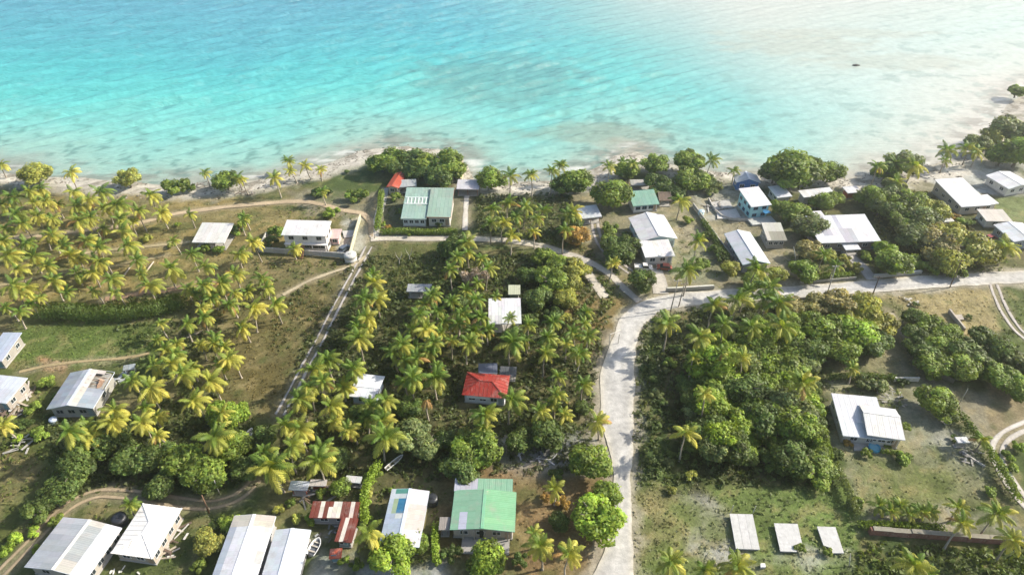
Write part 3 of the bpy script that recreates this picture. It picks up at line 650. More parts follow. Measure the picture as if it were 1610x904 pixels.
house('long white roof under the spreading shore tree', (1263, 311), (1312, 305), (1305, 294), 2.7, 'mono_f', 6, (.82, .82, .82), (.5, .46, .42), win=(2, 0, 0), rows=1)
house('small white-roofed hut with a red-orange wall', (1333, 304), (1355, 302), (1346, 292), 2.5, 'mono_f', 5, (.82, .80, .80), (.50, .14, .07), win=(0, 0, 0), door=False, cat='hut', name='hut', rows=1)
def pw(s, k, r):
    if (.16 < k < .27 and r > .3) or (.42 < k < .52 and r > .5): return (.58, .58, .66)
    if .40 < k < .62 and r < .52: return (.56, .55, .60)
    return None
house('wide white roof with mauve-grey patched sheets', (1291, 381), (1390, 380), (1357, 338), 3.2, 'mono_f', 9, (.85, .85, .87), (.26, .22, .2), win=(4, 2, 0), patch=pw, rows=4, sheet=1.2)
house('small white lean-to roof in front of the patched wide roof', (1330, 393), (1354, 392), (1346, 381), 2.2, 'mono_f', 5, (.86, .86, .88), (.4, .36, .33), open_=True, cat='shed', name='lean_to_shed', rows=1)
house('narrow white annex roof behind the wide patched roof', (1283, 342), (1300, 342), (1290, 332), 2.8, 'mono_f', 5, (.86, .86, .87), (.5, .46, .42), win=(1, 0, 0), door=False, cat='annex', name='annex', rows=1)
house('long white seaward house with a stepped white roof', (1512, 326), (1557, 322), (1513, 279), 3.0, 'mono_f', 5, (.90, .89, .89), (.52, .47, .4), win=(2, 0, 4), rows=3)
house('white wing roof stepped out on the inland side of the long white seaward house', (1546, 323), (1572, 320), (1552, 306), 2.8, 'mono_f', 4, (.90, .89, .88), (.7, .66, .6), win=(1, 1, 0), door=False, cat='annex', name='annex', rows=1)
house('white gabled house at the far edge of the beach yard', (1586, 297), (1626, 291), (1588, 270), 3.0, 'gable_v', 9, (.88, .88, .88), (.72, .68, .62), win=(2, 2, 2), rows=2)
house('pale low house with the cream wall at the beach yard corner', (1548, 350), (1585, 346), (1579, 327), 2.5, 'mono_f', 4, (.72, .66, .58), (.76, .73, .68), win=(1, 1, 1), rows=1)
house('white roof at the photo edge above the shore road, red car port below', (1594, 381), (1640, 377), (1608, 350), 2.9, 'gable_v', 9, (.82, .85, .88), (.3, .34, .36), win=(2, 1, 2), rows=2)
house('small pale shed roof among the yellow bushes', (1485, 350), (1499, 347), (1485, 331), 2.3, 'mono_f', 5, (.74, .73, .68), (.4, .38, .33), win=(0, 0, 0), cat='shed', name='shed', rows=1)
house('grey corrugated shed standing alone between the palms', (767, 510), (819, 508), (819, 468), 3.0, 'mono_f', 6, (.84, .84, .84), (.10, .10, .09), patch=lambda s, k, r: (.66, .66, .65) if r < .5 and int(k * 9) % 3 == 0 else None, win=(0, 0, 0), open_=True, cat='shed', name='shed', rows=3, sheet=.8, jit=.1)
house('tiny cream-roofed hut behind the grey corrugated shed', (799, 463), (818, 463), (818, 448), 2.0, 'mono_f', 3, (.62, .64, .46), (.4, .42, .3), win=(0, 0, 0), door=False, cat='hut', name='hut', rows=1, sheet=1.5, jit=.02)
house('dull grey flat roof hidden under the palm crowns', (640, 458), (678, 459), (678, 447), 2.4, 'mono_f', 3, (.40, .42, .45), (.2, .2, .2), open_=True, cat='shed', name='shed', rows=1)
r7, hw, hd, hh = house('little white-roofed hut among the palms, pale blue side wall', (550, 622), (591, 628), (604, 592), 2.7, 'gable_u', 7, (.90, .92, .98), (.38, .48, .62), win=(1, 1, 0), rows=1, skew=.42)
r8, hw, hd, hh = house('red hip-roofed house in the middle of the palms', (725, 621), (795, 626), (803, 590), 2.8, 'hip', 20, (.30, .026, .016), (.62, .64, .66), win=(3, 2, 0), cap=(.27, .028, .018))
pbox('porch_board', M_paint, r8, -hw + 1.0, hw * .25, -hd + .1, -hd + .2, 1.9, 2.6, (.8, .8, .78))
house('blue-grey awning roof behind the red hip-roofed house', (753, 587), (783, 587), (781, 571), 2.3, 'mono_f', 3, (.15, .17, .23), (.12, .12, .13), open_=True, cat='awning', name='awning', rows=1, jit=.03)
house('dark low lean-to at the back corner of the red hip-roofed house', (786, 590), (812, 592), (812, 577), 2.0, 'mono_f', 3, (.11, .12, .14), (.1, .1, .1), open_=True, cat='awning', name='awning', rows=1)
house('bluish roof cut by the photo edge beside the green lawn', (-26, 566), (2, 569), (32, 524), 2.7, 'mono_f', 5, (.52, .58, .70), (.3, .28, .25), win=(1, 2, 0), rows=2)
house('pale blue-white roof cut by the photo edge above the timber debris', (-44, 628), (9, 634), (43, 594), 2.9, 'mono_f', 4, (.70, .74, .82), (.35, .31, .27), win=(1, 2, 0), rows=2)
def pc_(s, k, r):
    if s == 0 and r < .62: return (.40, .44, .50)
    if s == 1 and r < .7 and k < .55: return (.38, .43, .50)
    if s == 1: return (.66, .62, .58)
    return None
r9, hw, hd, hh = house('grey gabled house with a collapsed hole in its sunlit slope', (75, 642), (147, 643), (178, 586), 3.0, 'gable_v', 13, (.60, .64, .70), (.34, .33, .30), win=(3, 1, 2), patch=pc_, rows=3, sheet=1.0, gone=[(1, i, r) for i in (5, 6, 7, 8) for r in (0, 1)] + [(1, 9, 0)], jit=.12, wincol=(.3, .3, .3))
for i in range(6):
    tw = obj('loose_sheet', RUST, r9, (hw - rs.uniform(.2, 3.2), rs.uniform(-.5, 4), 2.9 + rs.uniform(-.2, .6)), (rs.uniform(-.5, .5), rs.uniform(-.3, .9), rs.uniform(0, 3)), (.9, rs.uniform(1.2, 2.2), 1), rs.choice([(.5, .36, .26), (.62, .55, .46), (.34, .22, .15)]))
for i in range(5): MB().bar((hw - .2, -1 + i * 1.1, 2.7), (.6, -1 + i * 1.1, 3.0 + hw * .2), .12).build('rafter', M_wood, r9, color=(.28, .2, .14))
def pr(s, k, r):
    if s == 0: return (.52, .54, .58) if int(k * 14) % 3 else (.62, .63, .66)
    if s == 1 and r > .5: return (.44, .47, .48) if .22 < k < .86 else (.62, .60, .54)
    return (.76, .78, .84)
house('pale roof with grey and white bands along a bright ridge', (45, 888), (137, 914), (185, 832), 2.9, 'gable_v', 9, (.72, .74, .8), (.4, .37, .33), win=(2, 4, 2), patch=pr, rows=2, cap=(.85, .83, .78), wincol=(.4, .4, .4))
def phh(s, k, r): return (.70, .70, .78) if s == 0 and k < .35 and r > .5 else None
house('hipped white roof with brown rubbish along its sunny wall', (176, 868), (240, 880), (285, 800), 2.8, 'hip', 11, (.84, .81, .76), (.42, .36, .3), win=(2, 4, 2), cap=(.87, .85, .82))
def pl(s, k, r):
    if s == 0 and k < .17 or s == 1 and k > .83: return (.66, .62, .54)
    if s == 0 and r < .28: return (.48, .53, .62)
    if s == 1 and r < .45 and int(k * 17) % 2: return (.70, .69, .66)
    return None
house('longer of the two parallel white roofs, beige sheets at its far end', (318, 948), (390, 951), (433, 812), 3.0, 'gable_v', 8, (.82, .84, .88), (.4, .4, .42), win=(2, 3, 5), patch=pl, rows=3, sheet=1.15)
house('shorter bluish-white roof beside the longer white roof and the boat', (399, 948), (459, 951), (488, 834), 2.5, 'gable_v', 10, (.74, .78, .84), (.4, .4, .42), win=(2, 5, 0), rows=2, sheet=1.1)
# red-striped house
def ps(s, k, r):
    if .15 < k < .25 or .86 < k < .94: return (.80, .72, .64)
    if .36 < k < .66 and not (r > .75 and (k < .5)): return (.84, .80, .70)
    return None
house('red-striped roof with a cream patch beside the moored dry boat', (487, 813), (562, 815), (565, 789), 2.6, 'mono_f', 7, (.20, .045, .028), (.3, .3, .3), win=(2, 0, 1), patch=ps, rows=3, sheet=.75, jit=.12)
house('red-striped wing roof running down to the sandy yard', (527, 849), (553, 854), (562, 816), 2.5, 'mono_f', 3, (.21, .045, .028), (.3, .28, .27), win=(1, 0, 2), patch=lambda s, k, r: (.80, .70, .64) if .36 < k < .62 else None, rows=2, sheet=.7, jit=.12, cat='annex', name='annex')
house('little red flat roof in front of the red-striped wing', (518, 877), (537, 877), (537, 862), 2.1, 'mono_f', 3, (.50, .10, .05), (.42, .44, .42), win=(0, 0, 0), cat='hut', name='hut', rows=1)
house('white and blue shed roof behind the red-striped house, red-brown awning below', (454, 769), (483, 771), (486, 757), 2.3, 'mono_f', 5, (.60, .64, .70), (.34, .10, .06), open_=True, cat='shed', name='shed', rows=1)
house('low red-brown open awning beside the white and blue shed roof', (487, 763), (513, 764), (513, 754), 2.2, 'mono_f', 4, (.58, .52, .50), (.34, .10, .05), open_=True, cat='awning', name='awning', rows=1)
house('scrap white roof pieces over the back yard shelter', (541, 757), (566, 759), (570, 749), 2.0, 'mono_f', 4, (.70, .70, .66), (.2, .2, .2), open_=True, cat='shelter', name='shelter', rows=1, jit=.15)
def pb(s, k, r):
    if s == 0:                       # k runs from the far end to the near end, r from eave to ridge
        if k < .12 and r > .33: return (.10, .34, .28)
        if k < .22: return (.66, .74, .76)
        if k < .42: return (.04, .22, .40) if r > .5 else ((.42, .54, .34) if r > .25 else (.56, .66, .76))
        if k < .55 and r > .45: return (.78, .80, .80)
        return (.50, .59, .72)
    return (.70, .63, .58) if .3 < k < .75 else (.74, .72, .74)
house('pale blue roof with deep blue and green patched sheets', (598, 854), (660, 863), (673, 774), 2.9, 'gable_v', 8, (.60, .68, .78), (.35, .36, .38), win=(2, 2, 3), patch=pb, rows=4, sheet=1.0)
# big green house
G2 = (.27, .50, .34)
def pgg(s, k, r):
    if s == 0 and k > .52 and .05 < r < .5 and r > .22: return (.58, .60, .72)
    if s == 1: return (.27, .55, .30) if (.2 < k < .26 or .55 < k < .6) else (.24, .52, .29)
    return None
r10, hw, hd, hh = house('big green-roofed house by the coral road with a grey patch', (706, 833), (808, 835), (813, 773), 3.2, 'gable_v', 7, G2, (.46, .40, .34), win=(3, 2, 2), patch=pgg, rows=4, floors=1, cap=(.20, .46, .28), jit=.04, sheet=1.1)
pbox('porch_floor', M_concrete, r10, -hw + 2.0, hw - .9, -hd - 2.6, -hd + .4, 0, .35, (.38, .36, .34))
for x in np.linspace(-hw + 2.2, hw - 1.2, 5): pbox('post', M_concrete, r10, x - .1, x + .1, -hd - .1, -hd + .1, .35, 3.1, (.4, .37, .33))
pbox('back_door', M_dark, r10, -hw * .1, hw * .02, -hd + .36, -hd + .48, .4, 2.6)
house('green back extension of the big green-roofed house, one third grey', (714, 772), (806, 774), (806, 753), 3.1, 'mono_b', 3, G2, (.4, .36, .3), win=(0, 1, 1), patch=lambda s, k, r: (.50, .50, .58) if k < .42 else None, rows=1, cat='annex', name='annex', jit=.04, door=False)
house('low brownish lean-to at the side of the big green-roofed house', (690, 832), (707, 833), (708, 813), 2.6, 'mono_f', 4, (.38, .33, .30), (.25, .22, .2), open_=True, cat='shed', name='lean_to_shed', rows=1, jit=.12)
# paddling-pool house
house('left white roof of the yard house, bluish shadow of its taller neighbour painted on', (1324, 686), (1398, 690), (1379, 623), 2.5, 'mono_f', 4, (.80, .81, .84), (.5, .48, .44), win=(2, 0, 3), rows=3, patch=lambda s, k, r: (.60, .68, .74) if .34 < k < .6 and r < .36 else None)  # bluish sheets: the taller roof's cast shadow put into their colour
house('taller plain white gable roof of the house with the paddling pool', (1360, 687), (1417, 687), (1411, 640), 3.3, 'gable_u', 9, (.84, .83, .80), (.62, .55, .46), win=(3, 2, 0), rows=2, skew=.66, sheet=1.2)
house('little white hut beside the overgrown fence and the jungle', (1273, 652), (1284, 651), (1279, 637), 2.0, 'mono_f', 4, (.78, .80, .84), (.6, .6, .6), win=(0, 0, 0), cat='hut', name='hut', rows=1, door=False)
house('small white shed roof by the yard hedge', (1491, 659), (1507, 659), (1500, 650), 2.1, 'mono_f', 4, (.80, .79, .76), (.5, .46, .4), win=(0, 0, 0), cat='shed', name='shed', rows=1, door=False)
house('pale grey shed roof inside the hedge corner', (1506, 696), (1524, 695), (1520, 686), 2.0, 'mono_f', 4, (.66, .68, .68), (.4, .38, .34), open_=True, cat='shed', name='shed', rows=1)
house('dark wrecked shelter at the shadowed lawn edge', (194, 582), (212, 580), (211, 572), 2.0, 'mono_f', 6, (.42, .46, .48), (.15, .15, .14), open_=True, cat='shelter', name='shelter', rows=1, jit=.2, rust=True)
house('white-walled shed behind the big round-crowned tree on the shore', (990, 292), (1022, 291), (1024, 282), 2.0, 'mono_f', 4, (.52, .50, .46), (.5, .46, .42), open_=True, cat='shed', name='shed', rows=1)
house('brown thatched shelter beside the small green-roofed cottage', (1036, 316), (1056, 315), (1052, 299), 2.3, 'gable_u', 18, (.26, .20, .15), (.25, .2, .15), open_=True, cat='shelter', name='thatched_shelter', rows=1, rust=True)

# ------------------------------------------------------------------ slabs, walls, fences
def slab(label, px, h, col, cat='slab', name='concrete_slab', joints=0):
    P = [at(x, y, h) for x, y in px]; o = sum(P, Vector()) / len(P); root = thing(name, label, cat, (o.x, o.y, 0)); mb = MB(); n = len(P)
    loc = [p - Vector((o.x, o.y, 0)) for p in P]
    a2 = sum(loc[i].x * loc[(i + 1) % n].y - loc[(i + 1) % n].x * loc[i].y for i in range(n))
    if a2 < 0: loc.reverse()
    MASK_POLYS.append(np.array([[p.x, p.y] for p in P])); i_ = [v * .94 for v in loc]
    mb.add([(v.x, v.y, 0) for v in i_] + [(v.x, v.y, h - .16) for v in i_], [(k, (k + 1) % n, n + (k + 1) % n, n + k) for k in range(n)]); mb.build('base', M_concrete, root, color=tuple(x * .6 for x in col))
    if joints:
        # the deck cast as strips laid side by side
        q0, q1, q2, q3 = loc[0], loc[1], loc[2], loc[3]
        for j in range(joints):
            a, b = j / joints + .004, (j + 1) / joints - .004
            c4 = [q0.lerp(q1, a), q0.lerp(q1, b), q3.lerp(q2, b), q3.lerp(q2, a)]
            MB().add([(v.x, v.y, h - .16) for v in c4] + [(v.x, v.y, h + .01 * (j % 2)) for v in c4], [(3, 2, 1, 0), (4, 5, 6, 7), (0, 1, 5, 4), (1, 2, 6, 5), (2, 3, 7, 6), (3, 0, 4, 7)]).build('deck_panel', M_concrete, root, color=jitc(col, .03))
    else:
        MB().add([(v.x, v.y, h - .16) for v in loc] + [(v.x, v.y, h) for v in loc], [tuple(range(n - 1, -1, -1)), tuple(range(n, 2 * n))] + [(k, (k + 1) % n, n + (k + 1) % n, n + k) for k in range(n)]).build('deck', M_concrete, root, color=col)
    return root
sl = slab('largest of the three white slabs, two posts at its far edge', [(1157, 862), (1195, 863.5), (1183.5, 808), (1147, 807)], .7, (.55, .545, .53), joints=3)
for x, y in ((1149, 808), (1184, 809)):
    p = at(x, y); MB().tube([(p.x - sl.location.x, p.y - sl.location.y + .3, 0), (p.x - sl.location.x + .1, p.y - sl.location.y + .3, 2.3)], .07).build('post', M_wood, sl, color=(.5, .48, .42))
slab('middle white slab with a notched corner', [(1227, 866), (1253, 867), (1252, 860), (1262, 857), (1254, 823), (1217, 822)], .6, (.56, .555, .54))
slab('smallest white slab with a notched corner nearest the overgrown fence', [(1309, 869), (1327, 869), (1313.5, 828), (1284.5, 827), (1295, 857), (1307, 861)], .5, (.57, .565, .55))
slab('small square white block on the grass below the slabs', [(1196, 891), (1204, 891), (1203, 885), (1196, 885)], .6, (.8, .8, .78), name='concrete_block', cat='block')
slab('pinkish patio slab in front of the pool house', [(1378, 706), (1402, 710), (1396, 697), (1372, 693)], .15, (.62, .50, .42), name='patio_slab', cat='patio')
slab('grey patio slab under the pool house eave', [(1343, 708), (1368, 708), (1362, 691), (1342, 692)], .12, (.5, .48, .45), name='patio_slab', cat='patio')
slab('pale broken slab in the ruined seaside compound', [(1128, 344), (1165, 342), (1157, 328), (1127, 332)], .35, (.66, .62, .57), name='ruined_slab')
slab('grey raft slab of the ruined seaside compound', [(1122, 330), (1152, 326), (1146, 314), (1116, 318)], .3, (.5, .48, .45), name='ruined_slab')
slab('pale slab in the dry field beside the ruined wall', [(1500, 503), (1516, 502), (1512, 494), (1498, 495)], .3, (.45, .4, .34), name='ruined_slab')
slab('broad sunlit concrete apron beside the two-storey house', [(541, 374), (555, 372), (556, 362), (538, 363)], .12, (.6, .57, .52), name='concrete_apron')
def wall_run(label, px, h, th_, col, name='garden_wall', cat='wall', mat=None, panel=3.2, capc=None):
    P = resample(poly_at(px), panel); o = P.mean(0); root = thing(name, label, cat, (o[0], o[1], 0)); MASK_LINES.append((P, th_ + .9))
    for i in range(len(P) - 1):
        a, b = P[i] - o, P[i + 1] - o; d = b - a; L = np.hypot(*d); hh = h * rs.uniform(.94, 1.04)
        s = obj('wall_panel', box_mesh('wall_panel', mat or M_concrete), root, ((a[0] + b[0]) / 2, (a[1] + b[1]) / 2, hh / 2), (0, 0, math.atan2(d[1], d[0])), (L - .04, th_, hh), jitc(col, .08))
        if capc: obj('coping', box_mesh('coping', mat or M_concrete), root, ((a[0] + b[0]) / 2, (a[1] + b[1]) / 2, hh + .05), (0, 0, math.atan2(d[1], d[0])), (L - .02, th_ + .18, .1), jitc(capc, .05))
    for i in range(len(P)):
        q = P[i] - o; obj('pier', box_mesh('pier', mat or M_concrete), root, (q[0], q[1], h * .49), (0, 0, 0), (th_ + .1, th_ + .1, h * .98), jitc(col, .06))
    return root
wall_run('long grey front wall below the two-storey white house', [(411, 396), (460, 400), (500, 402), (546, 406)], 1.7, .22, (.56, .53, .50))
wall_run('slanting cream side wall of the two-storey house yard', [(551, 403), (558, 375), (567, 345)], 1.8, .25, (.66, .60, .42))
wall_run('short grey side wall beyond the arched white shed', [(408, 396), (420, 372)], 1.5, .22, (.5, .48, .45))
wall_run('curved yellowish seawall in front of the shore trees', [(727, 258), (732, 266), (731, 276), (725, 287)], 1.6, .5, (.62, .54, .36), name='seawall')
wall_run('low pale roadside wall just past the bend', [(1048, 458), (1080, 457), (1121, 454)], 1.1, .3, (.42, .41, .36), capc=(.62, .6, .52))
wall_run('low grey roadside wall below the bushes on the shore road', [(1373, 437), (1410, 434), (1447, 430)], 1.0, .3, (.42, .41, .37), capc=(.58, .57, .52))
wall_run('long straight boundary wall between the twin-gabled house and the gabled shed', [(1090, 325), (1105, 346), (1128, 378), (1150, 408)], 1.2, .25, (.50, .47, .42))
wall_run('low outer wall of the ruined seaside compound', [(1114, 315), (1122, 332), (1135, 350), (1180, 347)], .8, .25, (.56, .53, .48), name='ruined_wall')
wall_run('ruined foundation wall leaning across the dry field', [(1492, 492), (1502, 506), (1514, 520)], 1.1, .4, (.46, .40, .34), name='ruined_wall')
wall_run('short white wall at the far side of the pool-house yard', [(1406, 599), (1425, 599), (1442, 599)], 1.2, .25, (.66, .64, .58))
wall_run('long low wall with grey coping and red-brown side along the bottom hedge', [(1369, 838), (1420, 842), (1470, 845), (1530, 850), (1612, 856)], 1.5, .7, (.24, .11, .08), capc=(.27, .25, .2))
wall_run('low wall along the road edge beside the shore thicket', [(1236, 473), (1280, 469), (1330, 465)], .7, .25, (.26, .25, .22))
wall_run('low roadside kerb wall below the gabled shed gardens', [(1258, 446), (1300, 443), (1344, 439)], .8, .25, (.34, .33, .28))
wall_run('curved low garden edging in the hedge corner', [(1514, 712), (1520, 722), (1532, 730), (1546, 733)], .4, .3, (.5, .47, .42), name='garden_edging', cat='edging', panel=1.6)
# ------------------------------------------------------------------ poles, tanks, boats, cars, debris
def pole(label, base, top_px, h, wood=(.12, .09, .07), arm=True, name='utility_pole', cat='utility pole', r=.15):
    b = at(*base); t_ = at(*top_px, h); root = thing(name, label, cat, b)
    d = Vector((t_.x - b.x, t_.y - b.y, h)); d.x *= .6; d.y *= .6
    MB().tube([(0, 0, 0), d * .5, d], [r, r * .85, r * .65], 8).build('shaft', M_wood, root, True, color=wood)
    if arm:
        MB().bar(d * .94 + Vector((-.9, .12, 0)), d * .94 + Vector((.9, .12, 0)), .12, .14).build('crossarm', M_wood, root, color=wood)
        for x in (-.75, 0, .75): MB().tube([d * .94 + Vector((x, .12, .06)), d * .94 + Vector((x, .12, .26))], [.05, .07], 6).build('insulator', M_paint, root, color=(.5, .5, .48))
    return root
pole('pale pole of the pair standing at the inside of the bend', (1054, 490), (1069, 437), 9.5, (.42, .38, .32))
pole('thinner forked pole of the pair at the inside of the bend', (1067, 482), (1078, 445), 7.5, (.36, .3, .25))
pole('dark pole on the road edge at the end of the yellow thicket', (1372, 463), (1381, 438), 6.5)
pole('tall dark pole across the shore road, leaning over the hedge', (1493, 452), (1511, 408), 9.0)
pole('pale slim pole at the thicket edge of the shore road', (1299, 466), (1315, 413), 9.0, (.44, .42, .38))
pole('rust-topped pole between the hipped roof and the longer white roof', (329, 806), (319, 780), 6.0, (.22, .13, .08), arm=False)
pole('grey leaning post in front of the dark trees', (345, 776), (338, 756), 4.5, (.42, .4, .36), arm=False, name='leaning_post', cat='post', r=.11)
pole('slanting pale post beside the small square house', (1252, 413), (1240, 388), 5.0, (.52, .5, .44), arm=False, name='leaning_post', cat='post', r=.13)
pole('lone pole in the sandy yard behind the hedge', (1505, 640), (1520, 614), 6.0, (.45, .42, .36), arm=False, r=.1)
pole('thin post in the deep shade of the lower left bushes', (111, 744), (106, 731), 3.5, (.36, .36, .33), arm=False, name='leaning_post', cat='post', r=.1)
pole('short post at the corner of the sandy fork', (589, 375), (590, 366), 2.2, (.3, .26, .2), arm=False, name='short_post', cat='post', r=.1)
pole('thin grey post by the smallest slab', (1335, 890), (1333, 866), 3.0, (.5, .48, .44), arm=False, name='short_post', cat='post', r=.09)
b = at(957, 548); gf = thing('goal_frame', 'white rectangular goal frame on the verge inside the bend', 'goal frame', b)
e1 = at(957, 548) - b; e2 = at(972, 540) - b
for q in (e1, e2): MB().tube([q, q + Vector((0, 0, 4.6 if q == e1 else 3.0))], .09, 6).build('post', M_paint, gf, color=(.62, .58, .5))
MB().tube([e1 + Vector((0, 0, 4.5)), e2 + Vector((.3, 0, 4.3))], .07, 6).build('crossbar', M_paint, gf, color=(.62, .58, .5))
def tank(label, px, r, h, col, name='water_tank'):
    b = at(*px); root = thing(name, label, 'water tank', b); mb = MB(); n = 20
    mb.tube([(0, 0, 0), (0, 0, h * .3), (0, 0, h * .32), (0, 0, h * .62), (0, 0, h * .64), (0, 0, h * .9), (0, 0, h)], [r, r, r * .96, r * .96, r, r, r * .62], n); mb.build('shell', M_plastic, root, True, color=col)
    MB().tube([(0, 0, h), (0, 0, h + .12)], [r * .3, r * .28], 12).build('lid', M_plastic, root, color=tuple(x * .8 for x in col))
tank('tall white water tank where the wall meets the sandy fork', (552, 409), 1.7, 2.2, (.55, .54, .50))
tank('black round water tank between the two lower left roofs', (191, 822), 1.3, 1.9, (.03, .032, .04))
tank('black water tank beside the blue-patched roof', (680, 790), 1.1, 1.6, (.03, .032, .035))
tank('pale blue tank beside the long boundary wall', (1102, 337), .9, 1.3, (.55, .7, .76))
tank('small blue-white drum in front of the collapsed grey roof', (86, 664), .8, 1.2, (.5, .56, .68))
b = at(1374, 705); pp = thing('paddling_pool', 'round blue paddling pool on the patio edge', 'paddling pool', b)
mb = MB(); n = 24
for i in range(n):
    a0, a1 = 2 * math.pi * i / n, 2 * math.pi * (i + 1) / n; mb.bar((1.05 * math.cos(a0), 1.05 * math.sin(a0), .28), (1.05 * math.cos(a1), 1.05 * math.sin(a1), .28), .22, .5)
mb.build('rim', M_plastic, pp, color=(.04, .34, .52)); MB().tube([(0, 0, 0), (0, 0, .34)], .98, 24).build('water', M_paint, pp, color=(.2, .5, .6))
def boat(label, px_bow, px_stern, wd, col, inner, name='skiff', motor=True):
    a, b_ = at(*px_bow), at(*px_stern); L = (a - b_).length; c = (a + b_) / 2; th = math.atan2(a.y - b_.y, a.x - b_.x); root = thing(name, label, 'boat', (c.x, c.y, 0), th)
    n = 12; prof = [(-.5, .86), (-.4, .94), (-.2, 1), (0, 1), (.15, .95), (.28, .8), (.38, .55), (.45, .3), (.5, .02)]
    vs = []; fs = []
    for t_, q in prof:
        hw = wd / 2 * q; x = t_ * L; sh = .55 + .25 * max(0, t_ + .1); kx = x - (.12 * L * max(0, t_ - .3) / .2 * .5)
        vs += [(x, -hw, sh), (kx, -hw * .72, .12), (kx, 0, 0), (kx, hw * .72, .12), (x, hw, sh)]
    for i in range(len(prof) - 1):
        for k in range(4): fs.append((i * 5 + k, i * 5 + k + 1, i * 5 + 6 + k, i * 5 + 5 + k))
    fs.append((0, 4, 3, 2, 1)); MB().add(vs, fs).build('hull', M_paint, root, color=col)
    vs = []; fs = []
    for t_, q in prof[:-1]:
        hw = wd / 2 * q * .9; vs += [(t_ * L, -hw, .22), (t_ * L, hw, .22)]
    for i in range(len(prof) - 2): fs.append((2 * i, 2 * i + 2, 2 * i + 3, 2 * i + 1))
    MB().add(vs, fs).build('inner_floor', M_paint, root, color=inner)
    mb = MB()
    for s in (-1, 1):
        for i in range(len(prof) - 1):
            (t0, q0), (t1, q1) = prof[i], prof[i + 1]
            mb.bar((t0 * L, s * wd / 2 * q0, .57 + .25 * max(0, t0 + .1)), (t1 * L, s * wd / 2 * q1, .57 + .25 * max(0, t1 + .1)), .12, .07)
    mb.build('gunwale', M_paint, root, color=(.8, .8, .78))
    for t_ in (-.28, .02, .25): pbox('thwart', M_wood, root, t_ * L - .13, t_ * L + .13, -wd * .42, wd * .42, .40, .45, (.5, .46, .4))
    if motor: pbox('outboard_motor', M_plastic, root, -.5 * L - .35, -.5 * L - .02, -.16, .16, .3, .95, (.05, .05, .055))
boat('abandoned white skiff lying in the dark clearing', (397, 676), (385, 699), 1.25, (.78, .76, .72), (.42, .40, .36))
boat('white open boat parked between the bluish roof and the red-striped house', (503, 848), (488, 874), 1.7, (.72, .72, .70), (.12, .13, .15))
boat('long grey upturned canoe in the shaded back yard', (634, 718), (607, 740), .9, (.46, .44, .40), (.3, .28, .26), name='canoe', motor=False)
def car(label, px, rz, L, Wd, H, col, pickup=False, name='car', cat='car'):
    root = thing(name, label, cat, at(*px), R(rz)); hw = Wd / 2; mb = MB()
    def sec(pts, w0, w1):  # side profile extruded, tumblehome towards the top
        n = len(pts); vs = []
        zs = [p[1] for p in pts]; z0, z1 = min(zs), max(zs)
        for s in (-1, 1):
            for x, z in pts: k = (z - z0) / (z1 - z0); vs.append((x, s * (w0 * (1 - k) + w1 * k), z))
        return vs, [tuple(range(n - 1, -1, -1)) if False else tuple(range(n)), tuple(range(2 * n - 1, n - 1, -1))] + [(i, i + n, (i + 1) % n + n, (i + 1) % n) for i in range(n)]
    h2 = L / 2
    body = [(-h2, .4), (-h2 + .05, .78), (-h2 + .3, .92), (h2 - 1.2, .92), (h2 - .15, .78), (h2, .6), (h2 - .05, .35), (-h2 + .1, .32)]
    MB().add(*sec(body, hw, hw * .96)).build('body', M_paint, root, color=col)
    if pickup: cab = [(-.3, .90), (-.15, 1.55), (1.0, 1.6), (1.5, .90)]
    else: cab = [(-h2 + .5, .90), (-h2 + .85, 1.42), (.4, 1.45), (1.15, .90)]
    MB().add(*sec(cab, hw * .95, hw * .78)).build('glasshouse', M_glass, root)
    xs = [c[0] for c in cab]; pbox('roof_panel', M_paint, root, cab[1][0] - .05, cab[2][0] + .08, -hw * .8, hw * .8, cab[2][1] - .03, cab[2][1] + .05, col)
    if pickup:
        for s in (-1, 1): pbox('bed_side', M_paint, root, -h2 + .1, -.35, s * hw * .94 - .05, s * hw * .94 + .05, .9, 1.15, col)
        pbox('tailgate', M_paint, root, -h2 + .02, -h2 + .1, -hw * .9, hw * .9, .85, 1.15, col)
    for x in (-h2 + .85, h2 - .85):
        for s in (-1, 1):
            w_ = MB().tube([(0, -.12, 0), (0, .12, 0)], .34, 14).build('wheel', M_tyre, root, loc=(x, s * (hw - .08), .34)); MB().tube([(0, -.135, 0), (0, .135, 0)], .18, 10).build('rim', M_paint, w_, color=(.4, .4, .4))
    for s in (-1, 1): pbox('headlight', M_paint, root, h2 - .1, h2 + .015, s * hw * .68 - .18, s * hw * .68 + .18, .56, .72, (.8, .8, .75))
car('white pickup parked at the near end of the twin-gabled house', (1011, 423), -4, 4.9, 1.8, 1.6, (.72, .70, .66), True, 'pickup_truck', 'pickup')
car('dark red car parked next to the white pickup', (1044, 423), 172, 4.1, 1.7, 1.4, (.30, .07, .04))
car('dark blue car half hidden behind the white tank', (541, 394), 60, 3.9, 1.65, 1.4, (.10, .12, .16))
car('dark red car under the white roof at the photo edge', (1556, 377), 20, 4.0, 1.7, 1.4, (.30, .05, .04))
car('small white car in the beach yard by the pale low house', (1545, 347), 150, 3.9, 1.65, 1.4, (.72, .70, .68))
def junk(label, px, rad, n, cols, name='timber_pile', cat='debris', L=(1, 3.4), piece='plank'):
    b = at(*px); root = thing(name, label, cat, b); me = box_mesh(piece, M_wood)
    for i in range(n):
        a = rs.uniform(0, 6.3); q = rad * math.sqrt(rs.random()); obj(piece, me, root, (q * math.cos(a), q * math.sin(a) * .8, .12 + .5 * rs.random() * (1 - q / rad)), (rs.uniform(-.15, .15), rs.uniform(-.25, .25), rs.uniform(0, 3.1)), (rs.uniform(*L), rs.uniform(.15, .5), .08), rs.choice(cols))
